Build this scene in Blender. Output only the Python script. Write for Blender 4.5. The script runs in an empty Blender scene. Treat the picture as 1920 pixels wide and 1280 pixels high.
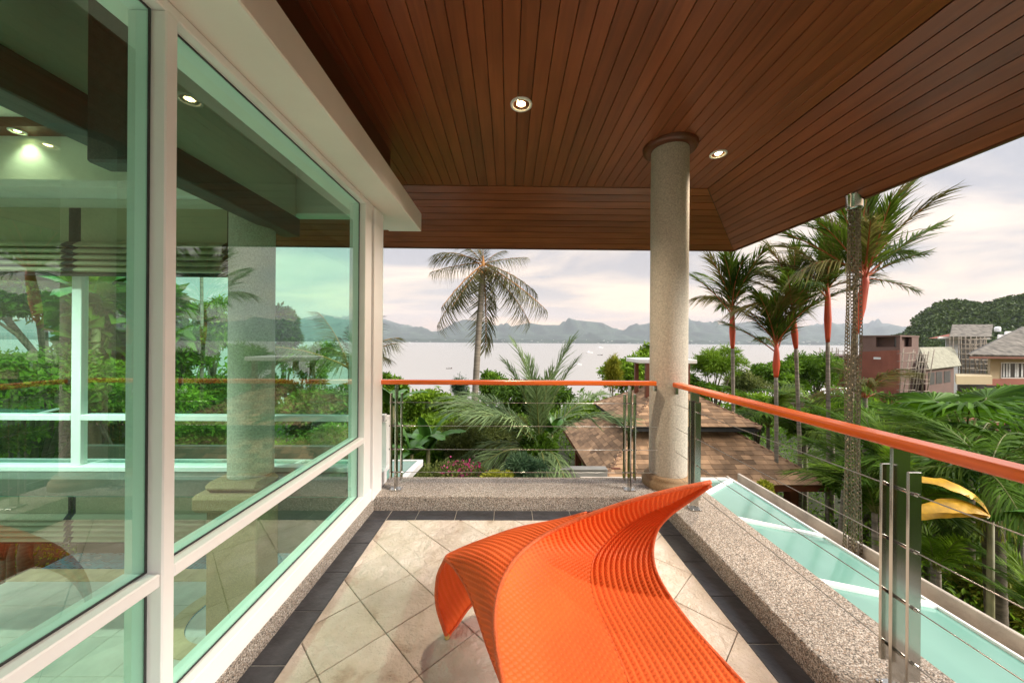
import bpy, math, random
import numpy as np
from mathutils import Vector, Matrix, Euler
random.seed(7); rng = np.random.default_rng(7)
R = math.radians
sc = bpy.context.scene
col = sc.collection

# ------------------------------------------------------------------ camera
cam_d = bpy.data.cameras.new('camera'); cam = bpy.data.objects.new('camera', cam_d); col.objects.link(cam)
cam_d.sensor_width = 36; cam_d.lens = 655/1920*36; cam_d.clip_end = 30000; cam_d.clip_start = 0.02
CAMROT = Matrix.Rotation(R(-0.61), 4, 'Z') @ Matrix.Rotation(R(90), 4, 'X') @ Matrix.Rotation(R(0.4), 4, 'Z')
cam.matrix_world = Matrix.Translation((0, 0, 1.4)) @ CAMROT
sc.camera = cam
# ------------------------------------------------------------------ sky, sun, exposure
SUN_EL, SUN_AZ = 27.0, 112.0          # azimuth measured clockwise from +Y
W = bpy.data.worlds.new('World'); sc.world = W; W.use_nodes = True
def build_world():
    nt = W.node_tree; nt.nodes.clear(); N = nt.nodes.new; L = nt.links.new
    out = N('ShaderNodeOutputWorld'); bg = N('ShaderNodeBackground'); bg.inputs[1].default_value = 0.1
    sky = N('ShaderNodeTexSky'); sky.sky_type = 'NISHITA'; sky.sun_disc = False
    sky.sun_elevation = R(SUN_EL); sky.sun_rotation = R(SUN_AZ); sky.dust_density = 2.5
    tc = N('ShaderNodeTexCoord'); sep = N('ShaderNodeSeparateXYZ'); L(tc.outputs['Generated'], sep.inputs[0])
    zc = N('ShaderNodeMath'); zc.operation = 'MAXIMUM'; zc.inputs[1].default_value = 0.0; L(sep.outputs[2], zc.inputs[0])
    za = N('ShaderNodeMath'); za.operation = 'ADD'; za.inputs[1].default_value = 0.16; L(zc.outputs[0], za.inputs[0])
    dx = N('ShaderNodeMath'); dx.operation = 'DIVIDE'; L(sep.outputs[0], dx.inputs[0]); L(za.outputs[0], dx.inputs[1])
    dy = N('ShaderNodeMath'); dy.operation = 'DIVIDE'; L(sep.outputs[1], dy.inputs[0]); L(za.outputs[0], dy.inputs[1])
    cmb = N('ShaderNodeCombineXYZ'); L(dx.outputs[0], cmb.inputs[0]); L(dy.outputs[0], cmb.inputs[1])
    mp = N('ShaderNodeMapping'); mp.inputs['Scale'].default_value = (0.62, 1.25, 1); mp.inputs['Rotation'].default_value = (0, 0, 0.35)
    mp.inputs['Location'].default_value = (0.6, 1.9, 0)
    L(cmb.outputs[0], mp.inputs[0])
    n1 = N('ShaderNodeTexNoise'); n1.inputs['Scale'].default_value = 0.9; n1.inputs['Detail'].default_value = 7; n1.inputs['Roughness'].default_value = 0.58
    n1.inputs['Distortion'].default_value = 0.6; L(mp.outputs[0], n1.inputs['Vector'])
    r1 = N('ShaderNodeValToRGB'); L(n1.outputs[0], r1.inputs[0])
    r1.color_ramp.elements[0].position = 0.37; r1.color_ramp.elements[0].color = (0, 0, 0, 1)
    r1.color_ramp.elements[1].position = 0.56; r1.color_ramp.elements[1].color = (1, 1, 1, 1)
    # clear veil colour by elevation
    rv = N('ShaderNodeValToRGB'); L(zc.outputs[0], rv.inputs[0])
    e = rv.color_ramp.elements
    e[0].position = 0.0; e[0].color = (.98, .62, .40, 1)
    e[1].position = 1.0; e[1].color = (.62, .62, .66, 1)
    a = e.new(0.10); a.color = (1, .72, .49, 1)
    a = e.new(0.22); a.color = (.96, .76, .58, 1)
    a = e.new(0.40); a.color = (.72, .68, .64, 1)
    rc = N('ShaderNodeValToRGB'); L(zc.outputs[0], rc.inputs[0])
    e = rc.color_ramp.elements
    e[0].position = 0.0; e[0].color = (.72, .52, .43, 1)
    e[1].position = 1.0; e[1].color = (.46, .47, .52, 1)
    a = e.new(0.14); a.color = (.50, .43, .40, 1)
    a = e.new(0.35); a.color = (.40, .39, .40, 1)
    mx = N('ShaderNodeMix'); mx.data_type = 'RGBA'; L(r1.outputs[0], mx.inputs[0]); L(rv.outputs[0], mx.inputs[6]); L(rc.outputs[0], mx.inputs[7])
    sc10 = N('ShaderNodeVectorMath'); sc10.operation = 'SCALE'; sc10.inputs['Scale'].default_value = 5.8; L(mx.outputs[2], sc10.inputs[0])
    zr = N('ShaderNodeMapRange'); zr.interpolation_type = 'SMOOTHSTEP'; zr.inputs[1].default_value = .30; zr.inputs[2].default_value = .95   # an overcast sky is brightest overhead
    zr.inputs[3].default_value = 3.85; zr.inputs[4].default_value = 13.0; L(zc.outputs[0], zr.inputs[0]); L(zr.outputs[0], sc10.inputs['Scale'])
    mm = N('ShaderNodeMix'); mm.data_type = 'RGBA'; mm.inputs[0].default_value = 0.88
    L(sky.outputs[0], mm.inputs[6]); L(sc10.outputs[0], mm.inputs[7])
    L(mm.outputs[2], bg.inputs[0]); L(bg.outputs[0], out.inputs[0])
build_world()
sd = bpy.data.lights.new('sun', 'SUN'); sd.energy = 1.5; sd.angle = R(16); sd.color = (1, .93, .84)
sun = bpy.data.objects.new('sun', sd); col.objects.link(sun)
_d = Vector((math.sin(R(SUN_AZ))*math.cos(R(SUN_EL)), math.cos(R(SUN_AZ))*math.cos(R(SUN_EL)), math.sin(R(SUN_EL))))
sun.rotation_euler = _d.to_track_quat('Z', 'Y').to_euler()
sc.view_settings.view_transform = 'Standard'; sc.view_settings.look = 'None'
sc.view_settings.gamma = 1; sc.view_settings.use_curve_mapping = False
sc.view_settings.exposure = 1.85
sc.cycles.use_denoising = True
sc.cycles.max_bounces = 8; sc.cycles.transparent_max_bounces = 24; sc.cycles.volume_bounces = 0
sc.cycles.diffuse_bounces = 4; sc.cycles.glossy_bounces = 4; sc.cycles.transmission_bounces = 6
sc.cycles.sample_clamp_indirect = 6; sc.cycles.caustics_reflective = False; sc.cycles.caustics_refractive = False

def at(u, v, Y):
    """world point seen at photo pixel u,v, at distance Y along the balcony"""
    d = CAMROT.to_3x3() @ Vector(((u-960)/655, (640-v)/655, -1))
    return Vector((0, 0, 1.4)) + d*(Y/d.y)

# ------------------------------------------------------------------ materials
MATS = {}
def nmat(name):
    m = bpy.data.materials.new(name); m.use_nodes = True; MATS[name] = m
    return m, m.node_tree, m.node_tree.nodes, m.node_tree.links, m.node_tree.nodes['Principled BSDF']
def setv(b, **k):
    names = dict(rough='Roughness', metal='Metallic', spec='Specular IOR Level', coat='Coat Weight', sheen='Sheen Weight', coatr='Coat Roughness')
    for a, v in k.items(): b.inputs[names[a]].default_value = v
def simple(name, c, rough=.6, metal=0, var=0.12, scale=6, bump=0.0, bscale=40, coat=0, obj_random=0.0, coords='Object', stretch=(1, 1, 1), spec=.5):
    m, nt, N, L, b = nmat(name)
    tc = N.new('ShaderNodeTexCoord'); mp = N.new('ShaderNodeMapping'); mp.inputs['Scale'].default_value = stretch
    if coords == 'World':
        g = N.new('ShaderNodeNewGeometry'); L.new(g.outputs['Position'], mp.inputs[0])
    else: L.new(tc.outputs[coords], mp.inputs[0])
    n = N.new('ShaderNodeTexNoise'); n.inputs['Scale'].default_value = scale; n.inputs['Detail'].default_value = 6
    L.new(mp.outputs[0], n.inputs['Vector'])
    r = N.new('ShaderNodeValToRGB'); L.new(n.outputs[0], r.inputs[0])
    lo = [max(0, x*(1-var)) for x in c]; hi = [min(1, x*(1+var)) for x in c]
    r.color_ramp.elements[0].position = .3; r.color_ramp.elements[1].position = .7
    r.color_ramp.elements[0].color = (*lo, 1); r.color_ramp.elements[1].color = (*hi, 1)
    last = r.outputs[0]
    if obj_random:
        oi = N.new('ShaderNodeObjectInfo'); mr = N.new('ShaderNodeMapRange'); mr.inputs[3].default_value = 1-obj_random; mr.inputs[4].default_value = 1+obj_random
        L.new(oi.outputs['Random'], mr.inputs[0]); hs = N.new('ShaderNodeHueSaturation'); L.new(mr.outputs[0], hs.inputs['Value']); L.new(last, hs.inputs['Color']); last = hs.outputs[0]
    L.new(last, b.inputs['Base Color'])
    setv(b, rough=rough, metal=metal, coat=coat, spec=spec)
    if bump:
        n2 = N.new('ShaderNodeTexNoise'); n2.inputs['Scale'].default_value = bscale; n2.inputs['Detail'].default_value = 5
        L.new(mp.outputs[0], n2.inputs['Vector'])
        bp = N.new('ShaderNodeBump'); bp.inputs['Strength'].default_value = bump; bp.inputs['Distance'].default_value = .01
        L.new(n2.outputs[0], bp.inputs['Height']); L.new(bp.outputs[0], b.inputs['Normal'])
    return m
def leafmat(name, c1, c2, trans=.35, rough=.45):
    m, nt, N, L, b = nmat(name)
    g = N.new('ShaderNodeNewGeometry'); r = N.new('ShaderNodeValToRGB')
    n = N.new('ShaderNodeTexNoise'); n.inputs['Scale'].default_value = 1.3; n.inputs['Detail'].default_value = 3; L.new(g.outputs['Position'], n.inputs['Vector'])
    a = N.new('ShaderNodeMath'); a.operation = 'MULTIPLY_ADD'; L.new(g.outputs['Random Per Island'], a.inputs[0]); a.inputs[1].default_value = .55
    s = N.new('ShaderNodeMath'); s.operation = 'MULTIPLY_ADD'; L.new(n.outputs[0], s.inputs[0]); s.inputs[1].default_value = 1.6; s.inputs[2].default_value = -.55
    L.new(s.outputs[0], a.inputs[2]); L.new(a.outputs[0], r.inputs[0])
    r.color_ramp.elements[0].position = .1; r.color_ramp.elements[0].color = (*c1, 1)
    r.color_ramp.elements[1].position = .95; r.color_ramp.elements[1].color = (*c2, 1)
    L.new(r.outputs[0], b.inputs['Base Color']); setv(b, rough=rough+.12, spec=.2)
    t = N.new('ShaderNodeBsdfTranslucent'); L.new(r.outputs[0], t.inputs[0])
    mx = N.new('ShaderNodeMixShader'); mx.inputs[0].default_value = trans
    L.new(b.outputs[0], mx.inputs[1]); L.new(t.outputs[0], mx.inputs[2]); L.new(mx.outputs[0], N['Material Output'].inputs[0])
    return m
def glassmat(name, tint, refl, rough=0.0):
    """architectural glass: tinted see-through plus mirror share that grows at a glancing angle"""
    m, nt, N, L, b = nmat(name); N.remove(b)
    t = N.new('ShaderNodeBsdfTransparent'); t.inputs[0].default_value = (*tint, 1)
    g = N.new('ShaderNodeBsdfGlossy'); g.inputs['Roughness'].default_value = rough; g.inputs[0].default_value = (.92, 1, .95, 1)
    lw = N.new('ShaderNodeLayerWeight'); lw.inputs['Blend'].default_value = .5
    pw = N.new('ShaderNodeMath'); pw.operation = 'POWER'; pw.inputs[1].default_value = 3.5; L.new(lw.outputs['Facing'], pw.inputs[0])
    m0 = N.new('ShaderNodeMapRange'); m0.inputs[3].default_value = refl; m0.inputs[4].default_value = .9; L.new(pw.outputs[0], m0.inputs[0])
    gg = N.new('ShaderNodeNewGeometry'); mr = N.new('ShaderNodeMath'); mr.operation = 'MULTIPLY_ADD'      # only the outer face mirrors
    ng = N.new('ShaderNodeMath'); ng.operation = 'MULTIPLY'; ng.inputs[1].default_value = -1; L.new(gg.outputs['Backfacing'], ng.inputs[0])
    L.new(ng.outputs[0], mr.inputs[0]); L.new(m0.outputs[0], mr.inputs[1]); L.new(m0.outputs[0], mr.inputs[2])
    mx = N.new('ShaderNodeMixShader'); L.new(mr.outputs[0], mx.inputs[0]); L.new(t.outputs[0], mx.inputs[1]); L.new(g.outputs[0], mx.inputs[2])
    L.new(mx.outputs[0], N['Material Output'].inputs[0])
    return m
M_white = simple('white_paint', (.86, .86, .86), .36, var=.04, scale=3, bump=.04, bscale=60)
M_cream = simple('cream_paint', (.85, .82, .77), .42, var=.05, scale=2.5, bump=.08, bscale=30)
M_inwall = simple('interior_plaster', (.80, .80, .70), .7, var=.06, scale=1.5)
M_glass = glassmat('green_tinted_glass', (.73, .965, .87), .16)
M_glassfar = glassmat('pale_green_glass', (.93, 1, .96), .06)
M_canopy = simple('frosted_canopy_glass', (.15, .34, .28), .12, var=.10, scale=.9, coords='World', spec=.8)
M_grout_l = simple('brown_grout', (.20, .15, .10), .9)
M_grout_d = simple('light_grout', (.62, .60, .55), .9)
M_steel = simple('polished_steel', (.48, .46, .42), .16, metal=1, var=.05)
M_wire = simple('steel_wire', (.45, .42, .38), .3, metal=1)
M_dark = simple('dark_trim', (.03, .03, .03), .5)
M_gutter = simple('concrete_gutter', (.44, .39, .33), .8, var=.25, scale=5, bump=.3, bscale=30)
M_beam = simple('dark_timber_beam', (.05, .055, .05), .45, var=.25, scale=4, stretch=(8, 1, 8), bump=.2, bscale=25)
M_blind = simple('olive_blind_fabric', (.36, .34, .22), .85, var=.05)
M_blindb = simple('dark_blind_border', (.03, .035, .03), .85)

def wood(name, c1, c2, rough, along, coat=0, tone=.11, spec=.5):
    m, nt, N, L, b = nmat(name)
    tc = N.new('ShaderNodeTexCoord'); oi = N.new('ShaderNodeObjectInfo')
    mp = N.new('ShaderNodeMapping'); s = [14, 14, 14]; s['XYZ'.index(along)] = .9; mp.inputs['Scale'].default_value = s
    ad = N.new('ShaderNodeVectorMath'); ad.operation = 'MULTIPLY_ADD'; ad.inputs[1].default_value = (37, 53, 71)
    cb = N.new('ShaderNodeCombineXYZ'); [L.new(oi.outputs['Random'], cb.inputs[i]) for i in range(3)]
    L.new(cb.outputs[0], ad.inputs[0]); L.new(tc.outputs['Object'], ad.inputs[2]); L.new(ad.outputs[0], mp.inputs[0])
    n = N.new('ShaderNodeTexNoise'); n.inputs['Scale'].default_value = 1.4; n.inputs['Detail'].default_value = 8; n.inputs['Distortion'].default_value = 1.0
    L.new(mp.outputs[0], n.inputs['Vector'])
    r = N.new('ShaderNodeValToRGB'); L.new(n.outputs[0], r.inputs[0])
    r.color_ramp.elements[0].position = .28; r.color_ramp.elements[0].color = (*c1, 1)
    r.color_ramp.elements[1].position = .72; r.color_ramp.elements[1].color = (*c2, 1)
    # large soft stains
    n3 = N.new('ShaderNodeTexNoise'); n3.inputs['Scale'].default_value = 1.6; n3.inputs['Detail'].default_value = 3; L.new(ad.outputs[0], n3.inputs['Vector'])
    mr3 = N.new('ShaderNodeMapRange'); mr3.inputs[1].default_value = .3; mr3.inputs[2].default_value = .7; mr3.inputs[3].default_value = .85; mr3.inputs[4].default_value = 1.15; L.new(n3.outputs[0], mr3.inputs[0])
    mr = N.new('ShaderNodeMapRange'); mr.inputs[3].default_value = 1-tone; mr.inputs[4].default_value = 1+tone; L.new(oi.outputs['Random'], mr.inputs[0])
    mu = N.new('ShaderNodeMath'); mu.operation = 'MULTIPLY'; L.new(mr.outputs[0], mu.inputs[0]); L.new(mr3.outputs[0], mu.inputs[1])
    hs = N.new('ShaderNodeHueSaturation'); L.new(mu.outputs[0], hs.inputs['Value']); L.new(r.outputs[0], hs.inputs['Color']); L.new(hs.outputs[0], b.inputs['Base Color'])
    setv(b, rough=rough, coat=coat, spec=spec)
    bp = N.new('ShaderNodeBump'); bp.inputs['Strength'].default_value = .15; bp.inputs['Distance'].default_value = .004
    L.new(n.outputs[0], bp.inputs['Height']); L.new(bp.outputs[0], b.inputs['Normal'])
    return m
M_ceilY = wood('ceiling_wood', (.19, .050, .020), (.29, .080, .030), .30, 'Y')
M_ceilX = wood('soffit_wood', (.21, .058, .022), (.33, .098, .036), .30, 'X')
M_railX = wood('handrail_wood', (.60, .095, .010), (.80, .16, .018), .25, 'X', coat=.25, tone=.04)
M_railY = wood('handrail_wood_side', (.60, .095, .010), (.80, .16, .018), .25, 'Y', coat=.25, tone=.04)
M_rib = simple('ring_wood', (.12, .035, .015), .35)

def granite():
    m, nt, N, L, b = nmat('granite_wash')
    g = N.new('ShaderNodeNewGeometry')
    v = N.new('ShaderNodeTexVoronoi'); v.inputs['Scale'].default_value = 235; L.new(g.outputs['Position'], v.inputs['Vector'])
    sp = N.new('ShaderNodeSeparateColor'); L.new(v.outputs['Color'], sp.inputs[0])
    r = N.new('ShaderNodeValToRGB'); L.new(sp.outputs[0], r.inputs[0]); r.color_ramp.interpolation = 'CONSTANT'
    e = r.color_ramp.elements; e[0].color = (.09, .08, .07, 1); e[1].position = .22; e[1].color = (.25, .215, .18, 1)
    for p, c in ((.5, (.40, .35, .30)), (.78, (.62, .58, .53)), (.93, (.30, .20, .13))): a = e.new(p); a.color = (*c, 1)
    n = N.new('ShaderNodeTexNoise'); n.inputs['Scale'].default_value = 2.2; n.inputs['Detail'].default_value = 4; L.new(g.outputs['Position'], n.inputs['Vector'])
    mr = N.new('ShaderNodeMapRange'); mr.inputs[1].default_value = .3; mr.inputs[2].default_value = .7; mr.inputs[3].default_value = .86; mr.inputs[4].default_value = 1.12; L.new(n.outputs[0], mr.inputs[0])
    hs = N.new('ShaderNodeHueSaturation'); L.new(mr.outputs[0], hs.inputs['Value']); L.new(r.outputs[0], hs.inputs['Color'])
    L.new(hs.outputs[0], b.inputs['Base Color']); setv(b, rough=.75)
    bp = N.new('ShaderNodeBump'); bp.inputs['Strength'].default_value = .5; bp.inputs['Distance'].default_value = .003
    L.new(v.outputs['Distance'], bp.inputs['Height']); bp.invert = True; L.new(bp.outputs[0], b.inputs['Normal'])
    return m
M_gran = granite()
M_granb = simple('brown_granite_wash', (.30, .20, .11), .8, var=.35, scale=160, coords='World', bump=.4, bscale=200)
def conc():
    m = simple('column_render', (.49, .45, .38), .85, var=.22, scale=75, bump=.5, bscale=110)
    return m
M_conc = conc()

def stone():
    m, nt, N, L, b = nmat('split_stone_tile')
    g = N.new('ShaderNodeNewGeometry'); oi = N.new('ShaderNodeObjectInfo')
    ad = N.new('ShaderNodeVectorMath'); ad.operation = 'MULTIPLY_ADD'; ad.inputs[1].default_value = (13, 29, 0)
    cb = N.new('ShaderNodeCombineXYZ'); L.new(oi.outputs['Random'], cb.inputs[0]); L.new(oi.outputs['Random'], cb.inputs[1])
    L.new(cb.outputs[0], ad.inputs[0]); L.new(g.outputs['Position'], ad.inputs[2])
    n = N.new('ShaderNodeTexNoise'); n.inputs['Scale'].default_value = 5; n.inputs['Detail'].default_value = 8; n.inputs['Roughness'].default_value = .6; n.inputs['Distortion'].default_value = .3
    L.new(ad.outputs[0], n.inputs['Vector'])
    r = N.new('ShaderNodeValToRGB'); L.new(n.outputs[0], r.inputs[0])
    e = r.color_ramp.elements; e[0].position = .28; e[0].color = (.52, .38, .27, 1); e[1].position = .66; e[1].color = (.90, .80, .71, 1)
    a = e.new(.40); a.color = (.76, .66, .54, 1)
    mr = N.new('ShaderNodeMapRange'); mr.inputs[3].default_value = .9; mr.inputs[4].default_value = 1.08; L.new(oi.outputs['Random'], mr.inputs[0])
    hs = N.new('ShaderNodeHueSaturation'); L.new(mr.outputs[0], hs.inputs['Value']); L.new(r.outputs[0], hs.inputs['Color']); L.new(hs.outputs[0], b.inputs['Base Color'])
    # stepped riven relief
    n2 = N.new('ShaderNodeTexNoise'); n2.inputs['Scale'].default_value = 9; n2.inputs['Detail'].default_value = 9; n2.inputs['Roughness'].default_value = .68; n2.inputs['Distortion'].default_value = .25; L.new(ad.outputs[0], n2.inputs['Vector'])
    r2 = N.new('ShaderNodeValToRGB'); L.new(n2.outputs[0], r2.inputs[0]); e = r2.color_ramp.elements
    e[0].position = .34; e[0].color = (0, 0, 0, 1); e[1].position = .66; e[1].color = (1, 1, 1, 1)
    n4 = N.new('ShaderNodeTexNoise'); n4.inputs['Scale'].default_value = 45; n4.inputs['Detail'].default_value = 6; L.new(ad.outputs[0], n4.inputs['Vector'])
    sm = N.new('ShaderNodeMath'); sm.operation = 'MULTIPLY_ADD'; L.new(n4.outputs[0], sm.inputs[0]); sm.inputs[1].default_value = .25; L.new(r2.outputs[0], sm.inputs[2])
    bp = N.new('ShaderNodeBump'); bp.inputs['Strength'].default_value = .85; bp.inputs['Distance'].default_value = .026; L.new(sm.outputs[0], bp.inputs['Height']); L.new(bp.outputs[0], b.inputs['Normal'])
    rr = N.new('ShaderNodeMapRange'); rr.inputs[3].default_value = .3; rr.inputs[4].default_value = .55; L.new(n.outputs[0], rr.inputs[0]); L.new(rr.outputs[0], b.inputs['Roughness'])
    return m
M_stone = stone()
M_slate = simple('dark_slate_tile', (.040, .042, .050), .30, var=.35, scale=9, coords='World', bump=.5, bscale=22, obj_random=.12)
M_orange = simple('orange_woven_resin', (.78, .125, .021), .6, var=.10, scale=5, spec=.3)
M_orangerim = simple('orange_rim_resin', (.66, .11, .022), .5, var=.15, scale=30, bump=.6, bscale=120)

# ------------------------------------------------------------------ mesh helpers
def tag(o, label=None, cat=None, group=None, kind=None):
    if label: o['label'] = label
    if cat: o['category'] = cat
    if group: o['group'] = group
    if kind: o['kind'] = kind
    return o
def empty(name, loc, label=None, cat=None, group=None, rz=0, kind=None):
    o = bpy.data.objects.new(name, None); col.objects.link(o); o.location = loc; o.rotation_euler.z = rz
    o.empty_display_size = .1
    return tag(o, label, cat, group, kind)
def link(name, me, parent=None, loc=(0, 0, 0), world=True):
    o = bpy.data.objects.new(name, me); col.objects.link(o)
    if parent is not None:
        o.parent = parent
        if world: o.matrix_parent_inverse = WI(parent)
    o.location = loc
    return o
def WM(o):
    m = Matrix.LocRotScale(o.location, o.rotation_euler, o.scale)
    return (WM(o.parent) @ o.matrix_parent_inverse @ m) if o.parent else m
def WI(o): return WM(o).inverted()
def npmesh(name, V, F, mat, smooth=False, mats=None, midx=None):
    """V (n,3) array, F (m,k) array of equal polygons"""
    V = np.ascontiguousarray(V, dtype=np.float32); F = np.ascontiguousarray(F, dtype=np.int32)
    me = bpy.data.meshes.new(name); me.vertices.add(len(V)); me.vertices.foreach_set('co', V.ravel())
    k = F.shape[1]; me.loops.add(F.size); me.loops.foreach_set('vertex_index', F.ravel())
    me.polygons.add(len(F)); me.polygons.foreach_set('loop_start', np.arange(0, F.size, k, dtype=np.int32))
    if mats:
        for m_ in mats: me.materials.append(m_)
        me.polygons.foreach_set('material_index', np.asarray(midx, dtype=np.int32))
    elif mat: me.materials.append(mat)
    me.update(calc_edges=True)
    if smooth: me.polygons.foreach_set('use_smooth', np.ones(len(F), dtype=bool))
    return me
class MB:
    def __init__(s): s.V = []; s.F = []; s.sm = []
    def add(s, vs, fs, smooth=False):
        n = len(s.V); s.V += [tuple(v) for v in vs]; s.F += [[i+n for i in f] for f in fs]; s.sm += [smooth]*len(fs); return s
    def box(s, lo, hi, bev=0, mat=None):
        x0, y0, z0 = lo; x1, y1, z1 = hi
        if bev:
            b = min(bev, (x1-x0)*.45, (y1-y0)*.45, (z1-z0)*.45); vs = []; 
            for sx in (0, 1):
                for sy in (0, 1):
                    for sz in (0, 1):
                        X = (x0, x1)[sx]; Y = (y0, y1)[sy]; Z = (z0, z1)[sz]; dx = b*(1-2*sx); dy = b*(1-2*sy); dz = b*(1-2*sz)
                        vs += [(X, Y+dy, Z+dz), (X+dx, Y, Z+dz), (X+dx, Y+dy, Z)]
            I = lambda sx, sy, sz, a: (sx*4+sy*2+sz)*3+a
            fs = []
            for sx in (0, 1): fs.append([I(sx, 0, 0, 0), I(sx, 1, 0, 0), I(sx, 1, 1, 0), I(sx, 0, 1, 0)][::(-1 if not sx else 1)])
            for sy in (0, 1): fs.append([I(0, sy, 0, 1), I(1, sy, 0, 1), I(1, sy, 1, 1), I(0, sy, 1, 1)][::(1 if not sy else -1)])
            for sz in (0, 1): fs.append([I(0, 0, sz, 2), I(1, 0, sz, 2), I(1, 1, sz, 2), I(0, 1, sz, 2)][::(-1 if not sz else 1)])
            for a in (0, 1):
                for c in (0, 1):
                    fs.append([I(a, c, 0, 0), I(a, c, 1, 0), I(a, c, 1, 1), I(a, c, 0, 1)])
                    fs.append([I(a, 0, c, 0), I(a, 1, c, 0), I(a, 1, c, 2), I(a, 0, c, 2)])
                    fs.append([I(0, a, c, 1), I(1, a, c, 1), I(1, a, c, 2), I(0, a, c, 2)])
            for sx in (0, 1):
                for sy in (0, 1):
                    for sz in (0, 1): fs.append([I(sx, sy, sz, 0), I(sx, sy, sz, 1), I(sx, sy, sz, 2)])
        else:
            vs = [(x0, y0, z0), (x1, y0, z0), (x1, y1, z0), (x0, y1, z0), (x0, y0, z1), (x1, y0, z1), (x1, y1, z1), (x0, y1, z1)]
            fs = [[0, 3, 2, 1], [4, 5, 6, 7], [0, 1, 5, 4], [1, 2, 6, 5], [2, 3, 7, 6], [3, 0, 4, 7]]
        if mat is not None: vs = [mat @ Vector(v) for v in vs]
        return s.add(vs, fs)
    def tube(s, pts, r, n=8, caps=True, smooth=True):
        pts = [Vector(p) for p in pts]; rs = r if isinstance(r, (list, tuple)) else [r]*len(pts); vs = []; fs = []
        up = Vector((0, 0, 1)); prev = None
        for i, p in enumerate(pts):
            t = (pts[min(i+1, len(pts)-1)]-pts[max(i-1, 0)]); t = t.normalized() if t.length > 1e-9 else Vector((0, 0, 1))
            if prev is None:
                a = t.cross(up) if abs(t.z) < .95 else t.cross(Vector((1, 0, 0)))
            else: a = prev-t*prev.dot(t)
            a.normalize(); prev = a; b = t.cross(a)
            for k in range(n):
                w = 2*math.pi*k/n; vs.append(p+(a*math.cos(w)+b*math.sin(w))*rs[i])
        for i in range(len(pts)-1):
            for k in range(n): fs.append([i*n+k, i*n+(k+1) % n, (i+1)*n+(k+1) % n, (i+1)*n+k])
        s.add(vs, fs, smooth)
        if caps: m = len(s.V)-len(vs); s.F += [[m+k for k in range(n)][::-1], [m+(len(pts)-1)*n+k for k in range(n)]]; s.sm += [False, False]
        return s
    def lathe(s, prof, c=(0, 0, 0), n=48):
        vs = []; fs = []
        for (r, z) in prof:
            for k in range(n): w = 2*math.pi*k/n; vs.append((c[0]+r*math.cos(w), c[1]+r*math.sin(w), c[2]+z))
        for i in range(len(prof)-1):
            for k in range(n): fs.append([i*n+k, i*n+(k+1) % n, (i+1)*n+(k+1) % n, (i+1)*n+k])
        return s.add(vs, fs, True)
    def prism(s, poly, z0, z1):
        n = len(poly); vs = [(p[0], p[1], z0) for p in poly]+[(p[0], p[1], z1) for p in poly]
        fs = [list(range(n))[::-1], list(range(n, 2*n))]+[[i, (i+1) % n, n+(i+1) % n, n+i] for i in range(n)]
        return s.add(vs, fs)
    def slab(s, quad, th):
        """quad of 4 world points, thickened along its normal downwards"""
        q = [Vector(p) for p in quad]; nrm = (q[1]-q[0]).cross(q[-1]-q[0]).normalized()
        if nrm.z < 0: nrm = -nrm
        n = len(q); vs = q+[p-nrm*th for p in q]
        fs = [list(range(n)), list(range(n, 2*n))[::-1]]+[[i, n+i, n+(i+1) % n, (i+1) % n] for i in range(n)]
        return s.add(vs, fs)
    def mesh(s, name, mat):
        me = bpy.data.meshes.new(name); me.from_pydata(s.V, [], s.F); me.materials.append(mat)
        me.polygons.foreach_set('use_smooth', s.sm); me.update(); return me
    def build(s, name, mat, parent=None, **k):
        o = link(name, s.mesh(name, mat), parent); tag(o, **k); return o
def bx(name, lo, hi, mat, parent=None, bev=0, **k): return MB().box(lo, hi, bev).build(name, mat, parent, **k)

# ================================================================== STRUCTURE: balcony
XL, XR, YF = -1.10, 1.277, 2.89
floor = MB().box((XL-.02, -1.6, -.25), (XR+.01, YF+.01, -.012)).build('floor', M_grout_l, kind='structure')
def clip(poly, lo, hi):
    for ax, val, sgn in ((0, lo[0], 1), (0, hi[0], -1), (1, lo[1], 1), (1, hi[1], -1)):
        out = []
        for i, p in enumerate(poly):
            q = poly[(i+1) % len(poly)]; a = (p[ax]-val)*sgn; b = (q[ax]-val)*sgn
            if a >= 0: out.append(p)
            if a*b < 0: t = a/(a-b); out.append((p[0]+(q[0]-p[0])*t, p[1]+(q[1]-p[1])*t))
        poly = out
        if not poly: return []
    return poly
def tile(poly, name, mat, parent, z0, z1, bev=.0025):
    cx = sum(p[0] for p in poly)/len(poly); cy = sum(p[1] for p in poly)/len(poly)
    n = len(poly); inn = []
    for p in poly:
        d = Vector((cx-p[0], cy-p[1])); d = d.normalized()*bev if d.length > 0 else d; inn.append((p[0]+d.x, p[1]+d.y))
    vs = [(p[0]-cx, p[1]-cy, z0) for p in poly]+[(p[0]-cx, p[1]-cy, z1-bev) for p in poly]+[(p[0]-cx, p[1]-cy, z1) for p in inn]
    fs = [[i, (i+1) % n, n+(i+1) % n, n+i] for i in range(n)]+[[n+i, n+(i+1) % n, 2*n+(i+1) % n, 2*n+i] for i in range(n)]+[list(range(2*n, 3*n))]
    me = bpy.data.meshes.new(name); me.from_pydata(vs, [], fs); me.materials.append(mat); me.update()
    return link(name, me, parent, (cx, cy, 0))
S = .30*math.sqrt(2); g = .004*math.sqrt(2)
lo = (XL+.152, -1.2); hi = (XR-.152, YF-.152)
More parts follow.
